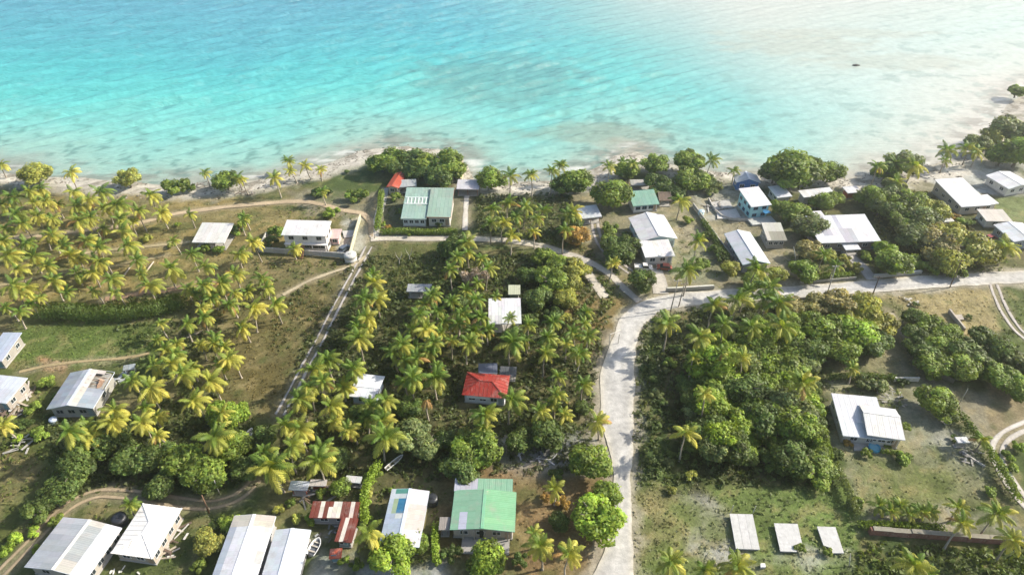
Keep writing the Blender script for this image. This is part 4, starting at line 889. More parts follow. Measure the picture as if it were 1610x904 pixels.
WDC = [(.42, .36, .28), (.30, .22, .15), (.55, .50, .44), (.18, .13, .1), (.6, .58, .54)]
junk('long heap of broken timber beside the roof at the photo edge', (36, 617), 3.2, 26, WDC); junk('lower heap of broken planks spilling towards the grass', (20, 645), 3.0, 22, WDC)
junk('brown boards stacked along the sunny wall of the hipped roof', (274, 838), 2.6, 18, WDC); junk('loose boards and tins at the near corner of the hipped roof', (256, 868), 2.0, 14, WDC)
junk('pale scrap heap in the yard hedge corner', (1528, 718), 2.6, 16, [(.3, .28, .26), (.4, .38, .34), (.2, .19, .18)], L=(.5, 1.5)); junk('washing and scrap on the grey sand above the big green-roofed house', (848, 713), 4.5, 26, [(.5, .48, .46), (.2, .19, .19), (.62, .6, .6), (.1, .1, .1)], 'scrap_heap')
junk('white rubbish heap in the deep shade beside the collapsed roof', (200, 590), 2.4, 14, [(.6, .62, .64), (.4, .42, .42)], 'scrap_heap'); junk('scrap in the dark yard behind the red-striped house', (500, 782), 3.0, 20, [(.2, .14, .1), (.4, .38, .36), (.12, .12, .12)], 'scrap_heap')
junk('rubble strewn around the ruined seaside compound', (1128, 324), 4.5, 26, [(.55, .52, .48), (.35, .33, .3), (.25, .23, .2)], 'rubble_heap'); junk('driftwood and stones on the beach below the seaward grove', (320, 292), 4, 12, [(.2, .17, .14), (.36, .32, .28)], 'driftwood_pile')
junk('dark driftwood on the beach near the leaning shore palms', (390, 303), 3, 10, [(.16, .13, .11), (.36, .32, .28)], 'driftwood_pile'); junk('low timber frame on the grass at the lower left', (35, 698), 3.0, 12, [(.42, .4, .36), (.5, .48, .44)])
junk('pale stones heaped on the dry field edge', (1431, 474), 2.0, 12, [(.6, .56, .48), (.45, .42, .36)], 'rubble_heap', L=(.5, 1.2)); junk('garden chairs and boxes beside the shaded workshop yard', (520, 842), 2.6, 16, [(.2, .2, .2), (.4, .42, .42), (.14, .13, .12)], 'scrap_heap', L=(.5, 1.4))
junk('white boxes lying in front of the hipped roof', (205, 902), 3.5, 9, [(.74, .72, .64), (.8, .78, .7)], 'scrap_heap', L=(.5, 1.0)); junk('grey stones in the dry yard behind the pool house', (1400, 622), 4.0, 18, [(.4, .38, .34), (.3, .28, .25)], 'rubble_heap', L=(.5, 1.3))
for lab, (x0, y0), (x1, y1) in (('fallen pale trunk lying among the seaward palms', (193, 437), (207, 419)), ('second fallen trunk lying up the slope from the first', (230, 428), (242, 413)), ('fallen grey trunk leaning through the grove crowns', (288, 535), (320, 521))):
    a, b_ = at(x0, y0), at(x1, y1); o = thing('fallen_trunk', lab, 'fallen trunk', a); d = b_ - a; MB().tube([(0, 0, .2), d * .5 + Vector((0, 0, .25)), d + Vector((0, 0, .3))], [.22, .2, .17], 8).build('log', M_trunk, o, True, color=(.5, .43, .36)); MB().tube([(0, 0, .2), -d.normalized() * .35 + Vector((0, 0, .25))], [.22, .38], 8).build('root_ball', M_trunk, o, True, color=(.25, .19, .14))
rk = at(1346, 104, SEA_Z); o = thing('sea_rock', 'small dark rock standing in the pale shallows', 'rock', rk); rv = random.Random(3)
for dx, dy, s in ((0, 0, 1.0), (1.1, .2, .6), (-.9, .4, .6)):
    mb = MB(); vs = []
    for i in range(5):
        for k in range(8):
            a = k * .785; q = math.sin(math.pi * (i + .6) / 5.2) * rv.uniform(.8, 1.15); vs.append((dx + s * 1.2 * q * math.cos(a), dy + s * .8 * q * math.sin(a), s * (i - 1.2) * .28))
    mb.add(vs, [(i * 8 + k, i * 8 + (k + 1) % 8, (i + 1) * 8 + (k + 1) % 8, (i + 1) * 8 + k) for i in range(4) for k in range(8)] + [tuple(range(32, 40))]); mb.build('stone', M_concrete, o, color=(.09, .08, .07))
# ------------------------------------------------------------------ palms
def frond_mesh(seed, a0, a1, npair=13):
    """unit-length arching frond along +x: midrib and two ranks of drooping leaflets"""
    rg = random.Random(seed); pts = [Vector((0, 0, 0))]; n = npair; th = []
    for i in range(n):
        t_ = i / (n - 1); q = R(a0 + (a1 - a0) * t_ ** 1.3); th.append(q); pts.append(pts[-1] + Vector((math.cos(q), rg.uniform(-.04, .04), math.sin(q))) / n)
    vs = []; fs = []
    for i in range(n + 1):
        wd = .022 * (1 - i / n) + .006; vs += [pts[i] + Vector((0, -wd, .012)), pts[i] + Vector((0, wd, .012))]
    for i in range(n): fs.append((2 * i, 2 * i + 2, 2 * i + 3, 2 * i + 1))
    for i in range(2, n + 1):
        t_ = i / n; ln = (.27 * math.sin(math.pi * min(1, .14 + t_ * .9)) ** .6 + .03) * rg.uniform(.85, 1.1); tg = (pts[i] - pts[i - 1]).normalized()
        for s in (-1, 1):
            dr = Vector((0, s, 0)) * .8 + tg * (.35 + .45 * t_) + Vector((0, 0, -.45 - .3 * rg.random())); dr.normalize(); b0 = len(vs)
            w_ = .040; mid = pts[i] + dr * ln * .5 + Vector((0, 0, .02))
            vs += [pts[i] - tg * w_ * .6, pts[i] + tg * w_ * .6, mid + tg * w_, mid - tg * w_ * .8, pts[i] + dr * ln + Vector((0, 0, -.05 * ln))]
            fs += [(b0, b0 + 1, b0 + 2, b0 + 3), (b0 + 3, b0 + 2, b0 + 4)]
    me = bpy.data.meshes.new('frond'); me.from_pydata([tuple(v) for v in vs], [], fs); me.materials.append(M_frond); return me
FR_UP = [frond_mesh(i, 74, 4, 14) for i in range(3)]; FR_MID = [frond_mesh(10 + i, 45, -45, 14) for i in range(4)]; FR_LOW = [frond_mesh(20 + i, 12, -72, 14) for i in range(4)]; FR_DEAD = [frond_mesh(30 + i, -25, -82, 9) for i in range(2)]
GOLD = 2.39996; rp = random.Random(11); PALMS = []
def palm(px, py, wpx, h=None, yellow=None, dead=False, wind=None, nf=None, lean=None, group=None, label=None):
    left = px < 560; near = at(px, py, 6); sc = scale_at(near)
    if h is None: h = rp.uniform(5.0, 7.8) if wpx / sc > 4.4 else rp.uniform(3.6, 5.2)
    if yellow is None: yellow = min(1, max(0, (rp.gauss(.42, .24) if left else rp.gauss(.20, .18))))
    if wind is None: wind = .75 if left else (.35 if px < 940 else .25)
    cp = at(px, py, h); L = min(6.2, max(2.2, wpx / scale_at(cp) * .5 * ((1.46 if py < 480 else 1.40) if left else 1.28)))
    lx, ly = lean or (rp.uniform(-.3, 1.6) if left else rp.uniform(-.8, .8), rp.uniform(-1.2, .4))
    base = Vector((cp.x + lx, cp.y + ly, 0)); top = Vector((-lx, -ly, h))
    look = ('dead brown' if dead else 'golden yellow' if yellow > .82 else 'yellow-green' if yellow > .5 else 'mid green' if yellow > .25 else 'dark green')
    size = 'tall' if h > 7 else 'young' if h < 4.3 else 'medium'
    o = thing('coconut_palm', 'x', 'palm tree', base, 0, group or ('coconut palms of the windswept seaward grove' if left and py < 480 else 'coconut palms around the houses'))
    if label: o['label'] = label
    else: auto(o, f"{size} {look}" + (' windswept' if wind > .5 else ''), 'coconut palm')
    PALMS.append((base.x, base.y))
    bow = Vector((top.x * .25 + rp.uniform(-.3, .3), top.y * .25, h * .5))
    MB().tube([(0, 0, -.1), (top.x * .03, top.y * .03, .4), bow, (top.x * .62, top.y * .62, h * .8), top], [.30, .20, .15, .13, .15], 7, False).build('trunk', M_trunk, o, True, color=(.40, .345, .28) if rp.random() < .7 else (.30, .255, .2))
    n = nf or rp.randint(13, 18); dro = rp.uniform(-.12, .3); lop = rp.uniform(0, 6.28); lopa = rp.uniform(0, .35); ph = rp.uniform(0, 6.28)
    yel = (.55, .50, .10); grn = (.13, .21, .035); brn = (.40, .25, .10)
    for i in range(n):
        k = i / (n - 1); az = ph + i * GOLD; d = Vector((math.cos(az), math.sin(az), 0)); up = d.x < -.2
        d2 = d + Vector((1, -.25, 0)) * wind * (.75 if k > .15 else .4); az2 = math.atan2(d2.y, d2.x); ln = L * (.82 + .36 * rp.random()) * (1 - .16 * wind * (1 if up else -.3))
        if dead: me = rp.choice(FR_DEAD); tilt = rp.uniform(-.2, .5)
        elif k < .28: me = rp.choice(FR_UP); tilt = rp.uniform(-.25, .15); ln *= .85
        elif k < .68: me = rp.choice(FR_MID); tilt = rp.uniform(-.2, .25)
        else: me = rp.choice(FR_LOW); tilt = rp.uniform(-.2, .3)
        yk = min(1, max(0, yellow * .72 + (k - .5) * .7 + .2 * math.cos(az2 + .5) + rp.uniform(-.3, .3)))  # older fronds yellower; sunward ones too, the sunlit side put into the colour
        tilt += dro * (.4 + .6 * k) + .38 * wind * math.cos(az2) + lopa * math.cos(az2 - lop)
        c = brn if dead else tuple(g * (1 - yk) + y_ * yk for g, y_ in zip(grn, yel))
        if not dead and k > .9 and rp.random() < .14: c = (.42, .25, .09)
        obj('frond', me, o, top + Vector((math.cos(az2) * .08, math.sin(az2) * .08, .12 - .1 * k)), (rp.uniform(-.35, .35), tilt, az2), (ln, ln, ln), jitc(c, .12))
    if not dead and wpx / sc > 4.5 and rp.random() < .6:
        mb = MB()
        for q in range(5):
            a = q * 1.26; c = top + Vector((math.cos(a) * .3, math.sin(a) * .3, -.25)); mb.tube([c - Vector((0, 0, .16)), c - Vector((0, 0, .06)), c + Vector((0, 0, .06)), c + Vector((0, 0, .16))], [.05, .14, .14, .04], 6)
        mb.build('coconut_cluster', M_plastic, o, True, color=(.28, .26, .06))
    return o
def P_(x0, y0, s, L, **k):
    for q in L: palm(x0 + q[0] / s, y0 + q[1] / s, q[2] / s, **{**k, **(q[3] if len(q) > 3 else {})})
Y1 = dict(yellow=.95)
P_(0, 240, 4.0175, [(70, 280, 130), (250, 230, 120), (290, 310, 110), (445, 125, 90, Y1), (460, 250, 120), (480, 340, 130), (490, 430, 130), (630, 250, 130), (740, 335, 130), (660, 360, 110), (750, 420, 120), (770, 500, 120), (800, 590, 130),
    (870, 370, 100), (950, 270, 110), (1015, 380, 110, Y1), (1195, 390, 70), (100, 390, 120), (130, 450, 110), (240, 400, 120), (325, 520, 125), (160, 570, 110), (545, 560, 110), (620, 600, 115), (440, 650, 130), (500, 665, 90), (620, 690, 125),
    (860, 680, 105), (50, 650, 150), (210, 660, 130), (480, 760, 110), (330, 810, 135), (700, 800, 130), (885, 760, 80), (940, 840, 140), (1075, 735, 145), (1205, 640, 100), (1290, 720, 120), (80, 840, 150), (160, 862, 120), (1280, 840, 130), (1390, 820, 130),
    (1480, 770, 120), (1510, 640, 110), (1590, 570, 115, Y1), (1290, 130, 75), (1500, 160, 90), (1530, 430, 60), (5, 85, 80), (290, 520, 70), (395, 590, 100), (840, 440, 70), (30, 480, 100), (10, 330, 90), (360, 330, 80), (560, 300, 100), (1090, 560, 60), (650, 480, 80), (210, 320, 90), (20, 560, 120), (110, 740, 110), (290, 720, 110), (580, 760, 110), (180, 250, 100), (560, 410, 100), (330, 420, 100), (1180, 860, 110)], wind=.85)
P_(0, 380, 5.35, [(960, 430, 100), (330, 470, 110), (560, 430, 110), (780, 420, 100), (250, 520, 100), (160, 590, 130), (40, 560, 110)])
P_(200, 380, 5.35, [(700, 470, 150), (560, 440, 110), (620, 560, 120), (900, 440, 110), (1010, 420, 110), (850, 530, 150, dict(yellow=.25)), (1130, 310, 140), (1165, 390, 130), (1060, 560, 190, Y1), (1240, 530, 150), (640, 640, 150), (500, 690, 150), (275, 690, 120), (245, 830, 115), (410, 860, 140), (960, 720, 160), (740, 800, 140), (610, 870, 120, Y1), (1400, 60, 120, dict(yellow=1)), (810, 880, 130)])
P_(380, 200, 5.35, [(390, 290, 100), (400, 370, 90, Y1), (530, 330, 110, Y1), (660, 360, 85, Y1), (275, 430, 125), (670, 545, 100), (20, 760, 50), (0, 440, 60)], wind=.25)
P_(500, 180, 4.0175, [(1215, 390, 110), (1345, 380, 95), (1480, 360, 100), (1530, 325, 100), (1100, 600, 130), (1200, 570, 130), (1310, 580, 120), (1420, 610, 120), (1250, 650, 120), (1170, 690, 120, dict(yellow=.8)), (1220, 770, 130, dict(yellow=.75)), (1360, 745, 90, dict(yellow=1)), (930, 810, 160), (1380, 660, 110), (1580, 640, 120), (1090, 690, 110), (1560, 730, 110)])
P_(860, 200, 4.0175, [(390, 250, 100), (1040, 210, 105), (840, 470, 125, dict(yellow=.6)), (160, 540, 130, dict(yellow=.8)), (950, 720, 130, dict(yellow=.3)), (1180, 280, 80), (540, 230, 90), (415, 860, 95, Y1), (480, 220, 80)])
P_(1210, 180, 4.0175, [(1120, 230, 130), (1240, 215, 130), (1300, 240, 120), (790, 310, 130), (910, 330, 150, dict(yellow=.7)), (680, 330, 120), (800, 430, 120, dict(yellow=.7)), (1490, 840, 180, dict(yellow=.6)), (1100, 290, 80)])
P_(650, 360, 4.0175, [(270, 180, 120), (230, 260, 110), (470, 250, 120), (430, 190, 100), (340, 150, 110), (110, 420, 135), (240, 460, 120), (330, 390, 110), (390, 450, 135), (300, 540, 135), (420, 560, 125), (70, 640, 140, dict(yellow=.7)), (380, 650, 140), (240, 710, 85, dict(yellow=.6)), (350, 720, 150), (30, 540, 125),
    (150, 520, 120), (170, 660, 115), (130, 720, 130), (720, 610, 130), (880, 590, 130), (1085, 530, 110), (1100, 680, 130), (620, 720, 200), (840, 690, 140), (830, 790, 140), (1050, 790, 130), (1075, 600, 115), (610, 565, 60), (1000, 650, 120), (960, 720, 110), (150, 880, 110), (280, 600, 120), (60, 480, 115), (190, 590, 115), (400, 340, 100), (520, 430, 90), (470, 640, 110), (1010, 780, 110), (700, 700, 110), (10, 750, 120)])
P_(300, 300, 4.0175, [(1150, 580, 140, dict(yellow=.7)), (1170, 690, 160, dict(yellow=.85)), (1090, 680, 150), (1110, 800, 160, dict(yellow=.8)), (1150, 530, 100), (1060, 820, 130)])
P_(950, 360, 4.0175, [(520, 260, 180, dict(h=8)), (840, 450, 190, dict(h=8)), (690, 480, 140, dict(h=8)), (1100, 470, 180, dict(h=8)), (960, 260, 160, dict(h=8)), (400, 590, 185, dict(h=8)), (600, 680, 185, dict(h=8)), (750, 600, 150, dict(h=8)), (930, 620, 165, dict(h=8)), (1120, 620, 195, dict(yellow=.6, h=8)), (870, 810, 145, dict(yellow=.8, h=8.5)), (1040, 370, 160, dict(h=8.5)), (1390, 170, 125), (1460, 230, 110, dict(h=4.5)), (240, 300, 90, dict(h=3.5)), (1010, 440, 140), (900, 400, 130)], wind=.18)
P_(300, 490, 4.0175, [(770, 370, 170), (860, 310, 160), (1020, 360, 160), (730, 470, 140), (960, 480, 130), (680, 550, 160), (880, 600, 160, dict(yellow=.8)), (900, 690, 120, Y1), (990, 750, 140, dict(yellow=.8)), (1130, 590, 150), (1110, 670, 130), (1230, 560, 140), (1210, 690, 170, dict(yellow=.6)), (1225, 790, 235, dict(yellow=.25)), (1540, 420, 180), (1490, 560, 95, dict(dead=True, h=6)), (1400, 420, 170), (1330, 210, 160), (1480, 110, 150, dict(yellow=.7)), (1270, 250, 140), (1060, 170, 165),
    (680, 750, 180), (590, 720, 160), (820, 870, 160), (1350, 300, 150), (1420, 300, 140), (1050, 100, 140), (830, 440, 140), (1500, 250, 130), (1180, 640, 110), (1390, 110, 120)])
P_(0, 490, 4.0175, [(970, 340, 120), (1080, 330, 145), (1150, 390, 155), (1210, 350, 110), (1320, 440, 155, Y1), (950, 480, 175, dict(yellow=.9)), (1220, 570, 150, Y1), (1400, 640, 125, dict(yellow=.85)), (720, 620, 150, dict(yellow=.6)), (710, 700, 160, dict(yellow=1)), (890, 700, 145, Y1), (990, 660, 110), (990, 780, 105, Y1), (555, 790, 140, Y1), (430, 760, 180, dict(yellow=.1)), (1350, 790, 215, dict(yellow=.5)), (20, 720, 130, Y1), (830, 440, 130, dict(yellow=.15)), (1350, 200, 110), (1440, 300, 140, Y1), (620, 730, 120), (540, 710, 120, dict(yellow=.3)), (1040, 240, 110), (1390, 330, 100), (1100, 270, 110), (910, 610, 110)])
P_(300, 679, 4.0175, [(500, 230, 260, dict(yellow=.4)), (800, 190, 205, dict(yellow=.35)), (1120, 640, 200, dict(yellow=.7)), (460, 130, 140), (640, 90, 150)])
P_(0, 679, 4.0175, [(820, 460, 80, dict(h=3.2))])
P_(620, 520, 4.0175, [(740, 440, 180), (570, 530, 175), (560, 610, 130, dict(yellow=.3)), (915, 510, 145, dict(yellow=.7)), (1070, 530, 130, dict(yellow=.8)), (1020, 400, 140), (1030, 290, 120), (1190, 340, 145), (1280, 580, 155, dict(yellow=.75)), (1000, 460, 100), (960, 110, 120), (60, 330, 130), (120, 250, 130)])
P_(620, 679, 4.0175, [(1010, 360, 145, dict(yellow=.6)), (920, 720, 190, dict(yellow=.6)), (1100, 770, 200, dict(yellow=.7)), (880, 640, 110)])
P_(960, 480, 4.0175, [(470, 810, 180, dict(yellow=.75, h=7, label='lone golden coconut palm standing in the low front of the jungle inside the bend')), (590, 560, 115, dict(yellow=.9, h=9, label='small tan-fronded coconut palm rising from the middle of the jungle inside the bend')), (1210, 490, 190, dict(yellow=.5, h=8, label='broad coconut palm at the jungle corner nearest the pool house')), (700, 300, 110, dict(h=8)), (520, 330, 110, dict(h=7))], wind=.15)
P_(960, 679, 4.0175, [(380, 820, 200, dict(h=6, yellow=.4)), (800, 850, 235, dict(h=6, yellow=.6)), (600, 870, 150, dict(h=5))], wind=.15)
P_(1210, 560, 4.0175, [(1340, 530, 120, dict(h=3)), (520, 80, 90, dict(h=3.5, yellow=.6))], wind=.15)
P_(1210, 679, 4.0175, [(1190, 480, 140, dict(yellow=.6)), (1210, 580, 160, dict(yellow=.9, lean=(-2.2, -2.0))), (1430, 520, 210, dict(yellow=.35)), (1530, 680, 170, dict(yellow=.9)), (910, 840, 225, dict(h=6, yellow=.6)), (1010, 900, 120, dict(h=4))], wind=.15)
P_(1210, 679, 4.0175, [(690, 465, 110), (820, 465, 115), (960, 505, 120), (880, 520, 95), (1020, 500, 95), (760, 500, 90)], wind=.1, h=2.2, yellow=.3, group='row of young palms along the bottom wall')

# ------------------------------------------------------------------ broad-leaved trees, bushes, undergrowth
def leaf_cloud(name, seed, lobes, n, leaf, flat=.8, inner=.25, squash=.55):
    """leaf-sized bent quads through a lumpy crown of unit radius"""
    rg = np.random.default_rng(seed); cs = []; rr = []
    for i in range(lobes):
        a = rg.uniform(0, 6.283); q = math.sqrt(rg.uniform(.02, 1)) * .66; cs.append((q * math.cos(a), q * math.sin(a), rg.uniform(-.3, .5) * flat * (1 - q * .5))); rr.append(rg.uniform(.20, .40) * (1.1 - .35 * q))
    cs = np.array(cs); rr = np.array(rr); lt = rg.uniform(.45, 1.5, lobes)
    pts = []; nr = []; tn = []
    while len(pts) < n:
        i = rg.integers(lobes); d = rg.normal(size=3); d /= np.linalg.norm(d)
        if d[2] < -.55 and rg.random() < .7: continue
        rad = rr[i] * (rg.uniform(.75, 1.22) if rg.random() > inner else rg.uniform(.3, .9)); p = cs[i] + d * rad * np.array((1, 1, squash + .35))
        dd = np.linalg.norm((cs - p) / rr[:, None], axis=1); dd[i] = 9
        if dd.min() < .72 and rg.random() < .85: continue
        pts.append(p); nr.append(d); tn.append(lt[i] * rg.uniform(.72, 1.3))
    pts = np.array(pts); nr = np.array(nr) + rg.normal(size=(n, 3)) * .42 + np.array((0, 0, .25)); nr /= np.linalg.norm(nr, axis=1)[:, None]
    tn = np.array(tn); tv = rg.normal(size=(n, 3)); tv -= nr * (tv * nr).sum(1)[:, None]; tv /= np.linalg.norm(tv, axis=1)[:, None]; bt = np.cross(nr, tv)
    sz = leaf * rg.uniform(.6, 1.35, n)[:, None]
    a = pts - tv * sz; c = pts + tv * sz; e = pts + bt * sz * .62 - nr * sz * .22; f_ = pts - bt * sz * .62 - nr * sz * .22
    vs = np.stack([a, f_, c, e], 1).reshape(-1, 3); i4 = np.arange(n)[:, None] * 4
    fs = np.concatenate([i4 + np.array([[0, 1, 2]]), i4 + np.array([[0, 2, 3]])], 1).reshape(-1, 3)
    hue = rg.uniform(-.1, .14, n); col = np.stack([tn * (1 + hue), tn, tn * (1 - hue)], 1)
    return mesh_np(name, vs, fs, M_leaf, False, {'tone': np.repeat(col, 4, 0)})
CROWN = [leaf_cloud('crown', 100 + i, 20 + 4 * i, 4300, .072, 1.0, .3) for i in range(6)]
CROWN_LOOSE = [leaf_cloud('crown', 130 + i, 16, 2600, .062, .9, .4) for i in range(2)]
BUSH = [leaf_cloud('bush', 160 + i, 8, 1300, .105, .7, .2) for i in range(5)]
rt = random.Random(23)
def limb_mesh(seed):
    rg = random.Random(seed); mb = MB(); mb.tube([(0, 0, -.1), (.02, 0, .12), (.0, .03, .42), (.03, .02, .62)], [.085, .058, .05, .035], 8)
    for i in range(6):
        a = i * 1.1 + rg.uniform(-.3, .3); z = rg.uniform(.3, .55); q = rg.uniform(.35, .6); mb.tube([(0, .01, z), (q * .45 * math.cos(a), q * .45 * math.sin(a), z + .16), (q * math.cos(a), q * math.sin(a), z + .26 + rg.uniform(0, .14))], [.034, .024, .009], 6)
    return mb.mesh('trunk', M_trunk, True)
LIMB = [limb_mesh(i) for i in range(3)]
TC = dict(g=(.185, .255, .045), d=(.115, .165, .042), b=(.255, .355, .05), y=(.31, .325, .075), o=(.40, .27, .075), p=(.26, .22, .18), s=(.17, .205, .075), t=(.31, .285, .12))
TW = dict(g='mid green', d='dark green', b='bright green', y='yellow-green', o='orange-yellow', p='grey-pink leafless', s='grey-green', t='tan flowering')
def tree(px, py, wpx, c='g', hk=.66, loose=False, group=None):
    sc = scale_at(at(px, py, 3)); r = wpx / sc / 2; h = max(2.2, r * 2 * hk); ctr = at(px, py, h * .55)
    o = thing('broadleaf_tree', 'x', 'tree', (ctr.x, ctr.y, 0), rt.uniform(0, 6.28), group); auto(o, TW[c] + (' round-crowned' if not loose else ' thin-crowned'), 'broadleaf tree')
    obj('trunk', rt.choice(LIMB), o, scl=(r * 1.1, r * 1.1, h * .95), color=(.22, .19, .155))
    obj('crown', rt.choice(CROWN_LOOSE if loose or c == 'p' else CROWN), o, (0, 0, h * .52), (0, 0, rt.uniform(0, 6.28)), (r * 1.12, r * 1.12, h * .62), jitc(TC[c], .08)); return o
def bush(px, py, wpx, c='g', group=None, hk=.62):
    sc = scale_at(at(px, py, .6)); r = wpx / sc / 2; h = r * 2 * hk; ctr = at(px, py, h * .45)
    o = obj('bush', rt.choice(BUSH), None, (ctr.x, ctr.y, h * .40), (0, 0, rt.uniform(0, 6.28)), (r * 1.08, r * 1.08, h * .72), jitc(TC[c], .1)); tag(o, 'x', 'bush', group); auto(o, TW[c], 'bush'); return o
SHG = 'trees along the shore'
for q in [(600, 254, 52, 'g'), (622, 250, 50, 'g'), (648, 249, 50, 'd'), (670, 255, 56, 'g'), (698, 257, 66, 'g'), (655, 268, 46, 'd'), (690, 278, 50, 'd'), (630, 262, 44, 'd'), (715, 268, 40, 'g'), (772, 279, 50, 'g'), (55, 273, 50, 'y'), (200, 280, 42, 'y'), (355, 283, 44, 'g'),
          (1030, 258, 46, 'g'), (1086, 254, 52, 'g'), (1090, 282, 58, 'g'), (1112, 286, 34, 'd'), (905, 285, 56, 'g'), (885, 292, 40, 'd'), (960, 307, 68, 'g'), (985, 268, 42, 'g'), (1245, 266, 86, 'g'), (1218, 272, 50, 'd'), (1272, 264, 60, 'g'), (1310, 270, 46, 'g'), (1420, 256, 58, 's'), (1392, 270, 42, 'g'), (1562, 212, 40, 'y'), (1592, 203, 60, 's'), (1604, 240, 70, 'g'), (1576, 246, 44, 'g'), (1540, 226, 44, 's'), (1615, 215, 50, 's'), (1600, 142, 30, 'g'), (1035, 290, 50, 'd'), (1060, 300, 36, 'd')]: tree(*q, group=SHG)
for q in [(1400, 300, 52, 's'), (1430, 318, 56, 'g'), (1448, 345, 60, 's'), (1478, 385, 70, 't'), (1440, 372, 60, 's'), (1522, 388, 80, 'y'), (1392, 388, 40, 'b'), (1405, 412, 60, 'g'), (1272, 355, 58, 's'), (1250, 334, 50, 'g'), (1228, 326, 40, 'g'), (1296, 318, 42, 'g'), (1316, 312, 30, 'g'), (1372, 310, 50, 'g'), (1402, 330, 50, 'd'), (1275, 395, 46, 't'), (1264, 425, 50, 'g'), (1470, 330, 50, 'y'), (1460, 360, 50, 't'), (1500, 372, 56, 'y'), (1420, 345, 50, 'g'), (1385, 325, 46, 'd'), (1545, 395, 60, 'y'), (1490, 410, 56, 'y'),
          (905, 370, 46, 'o'), (900, 350, 40, 'd'), (880, 418, 46, 'g'), (866, 440, 60, 'g'), (905, 420, 52, 'y'), (857, 405, 44, 'g'), (832, 432, 40, 'd'), (746, 436, 46, 'p'), (712, 388, 50, 'd'), (846, 470, 50, 'd'), (895, 445, 46, 'y'), (890, 470, 40, 'y'), (1150, 421, 32, 'y'), (1224, 432, 34, 'y'), (1105, 414, 26, 'g'), (1190, 440, 44, 'g'), (990, 385, 40, 'd'), (975, 400, 50, 'd'), (962, 385, 38, 'd'), (1012, 440, 46, 'd')]: tree(*q, group='trees between the seaside houses')
for q in [(1285, 480, 50, 't'), (1320, 474, 60, 't'), (1360, 484, 60, 'y'), (1388, 508, 50, 'y'), (1300, 518, 70, 'g'), (1345, 520, 70, 'b'), (1262, 508, 60, 'g'), (1320, 548, 60, 'g'), (1370, 540, 56, 'd'), (1270, 548, 60, 'd'), (1330, 556, 40, 'y'), (1250, 480, 40, 't'), (1240, 540, 50, 'd'), (1385, 535, 44, 'd'), (1340, 500, 50, 'y')]: tree(*q, group='thicket along the shore road')
for q in [(1438, 500, 42, 'd'), (1462, 510, 50, 'g'), (1490, 522, 46, 'g'), (1440, 530, 50, 'd'), (1482, 545, 52, 'g'), (1522, 556, 60, 'd'), (1548, 530, 50, 'd'), (1572, 550, 52, 'd'), (1470, 572, 56, 'g'), (1512, 580, 60, 'g'), (1578, 592, 60, 'g'), (1605, 572, 50, 's'), (1456, 555, 50, 'd'), (1545, 575, 50, 'd'), (1600, 610, 50, 'g')]: tree(*q, group='dark trees of the dry field')
# the jungle inside the bend: every crown a tree of its own
JP = np.array([(1088, 565), (1125, 520), (1210, 500), (1255, 530), (1285, 580), (1285, 640), (1288, 690), (1298, 745), (1240, 745), (1160, 725), (1110, 715), (1080, 670), (1075, 610)], float)
pts = []; tries = 0
while len(pts) < 105 and tries < 9000:
    tries += 1; x, y = rt.uniform(1010, 1310), rt.uniform(500, 780)
    if poly_sd(JP, np.array([x]), np.array([y]))[0] > 6 and all(math.hypot(x - a, (y - b_) * 1.15) > 17 for a, b_ in pts): pts.append((x, y))
for x, y in pts:
    dk = x < 1110 or y > 730; tree(x, y, rt.choice((28, 34, 40, 46, 54, 66)) * rt.uniform(.85, 1.1), 'd' if rt.random() < (.6 if x < 1115 or y > 700 else .25) else rt.choice('gggbbs'), rt.uniform(.45, .95), group='jungle trees inside the road bend')
for q in [(745, 706, 82, 'g'), (738, 690, 44, 'y'), (722, 738, 66, 'd'), (930, 722, 76, 'g'), (938, 812, 88, 'b'), (955, 775, 50, 'g'), (765, 880, 66, 'b'), (648, 685, 72, 's'), (670, 700, 56, 's'), (860, 682, 64, 'd'), (820, 690, 50, 'd'), (618, 872, 76, 'b'), (655, 852, 44, 'g'), (357, 650, 66, 'b'), (290, 724, 72, 'g'), (248, 712, 66, 'd'), (322, 744, 72, 'g'), (210, 722, 64, 'd'), (328, 850, 52, 'y'), (360, 826, 30, 'b'), (140, 700, 70, 'd'), (118, 738, 64, 'd'), (92, 770, 60, 'd'), (60, 800, 50, 'd'), (250, 765, 50, 'd'), (365, 705, 60, 'g'), (180, 690, 56, 'd'),
          (535, 766, 36, 'g'), (1470, 630, 62, 'g'), (1487, 650, 40, 'g'), (880, 820, 36, 'd'), (415, 690, 50, 'd'), (390, 735, 50, 'd'), (530, 720, 44, 'd'), (700, 690, 40, 'd'), (640, 640, 46, 'd'), (560, 660, 50, 'd'), (720, 470, 40, 'd'), (810, 530, 44, 'd'), (915, 640, 30, 'd'), (1205, 645, 60, 'b')]: tree(*q, group='trees among the inland houses')
for x, y, a in ((628, 408, 1), (644, 402, 2)):   # two bare forked saplings
    b = at(x, y + 8); o = thing('bare_tree', ('left' if a == 1 else 'right') + ' bare pale forked sapling on the grass below the sandy track', 'tree', b); MB().tube([(0, 0, 0), (.1, 0, 1.6)], [.12, .09], 6).build('trunk', M_trunk, o, color=(.55, .5, .44))
    for s in (-1, 1): MB().tube([(.1, 0, 1.5), (.1 + s * .7, .1, 3.0), (.1 + s * .8, 0, 4.2)], [.08, .06, .03], 6).build('branch', M_trunk, o, color=(.55, .5, .44))
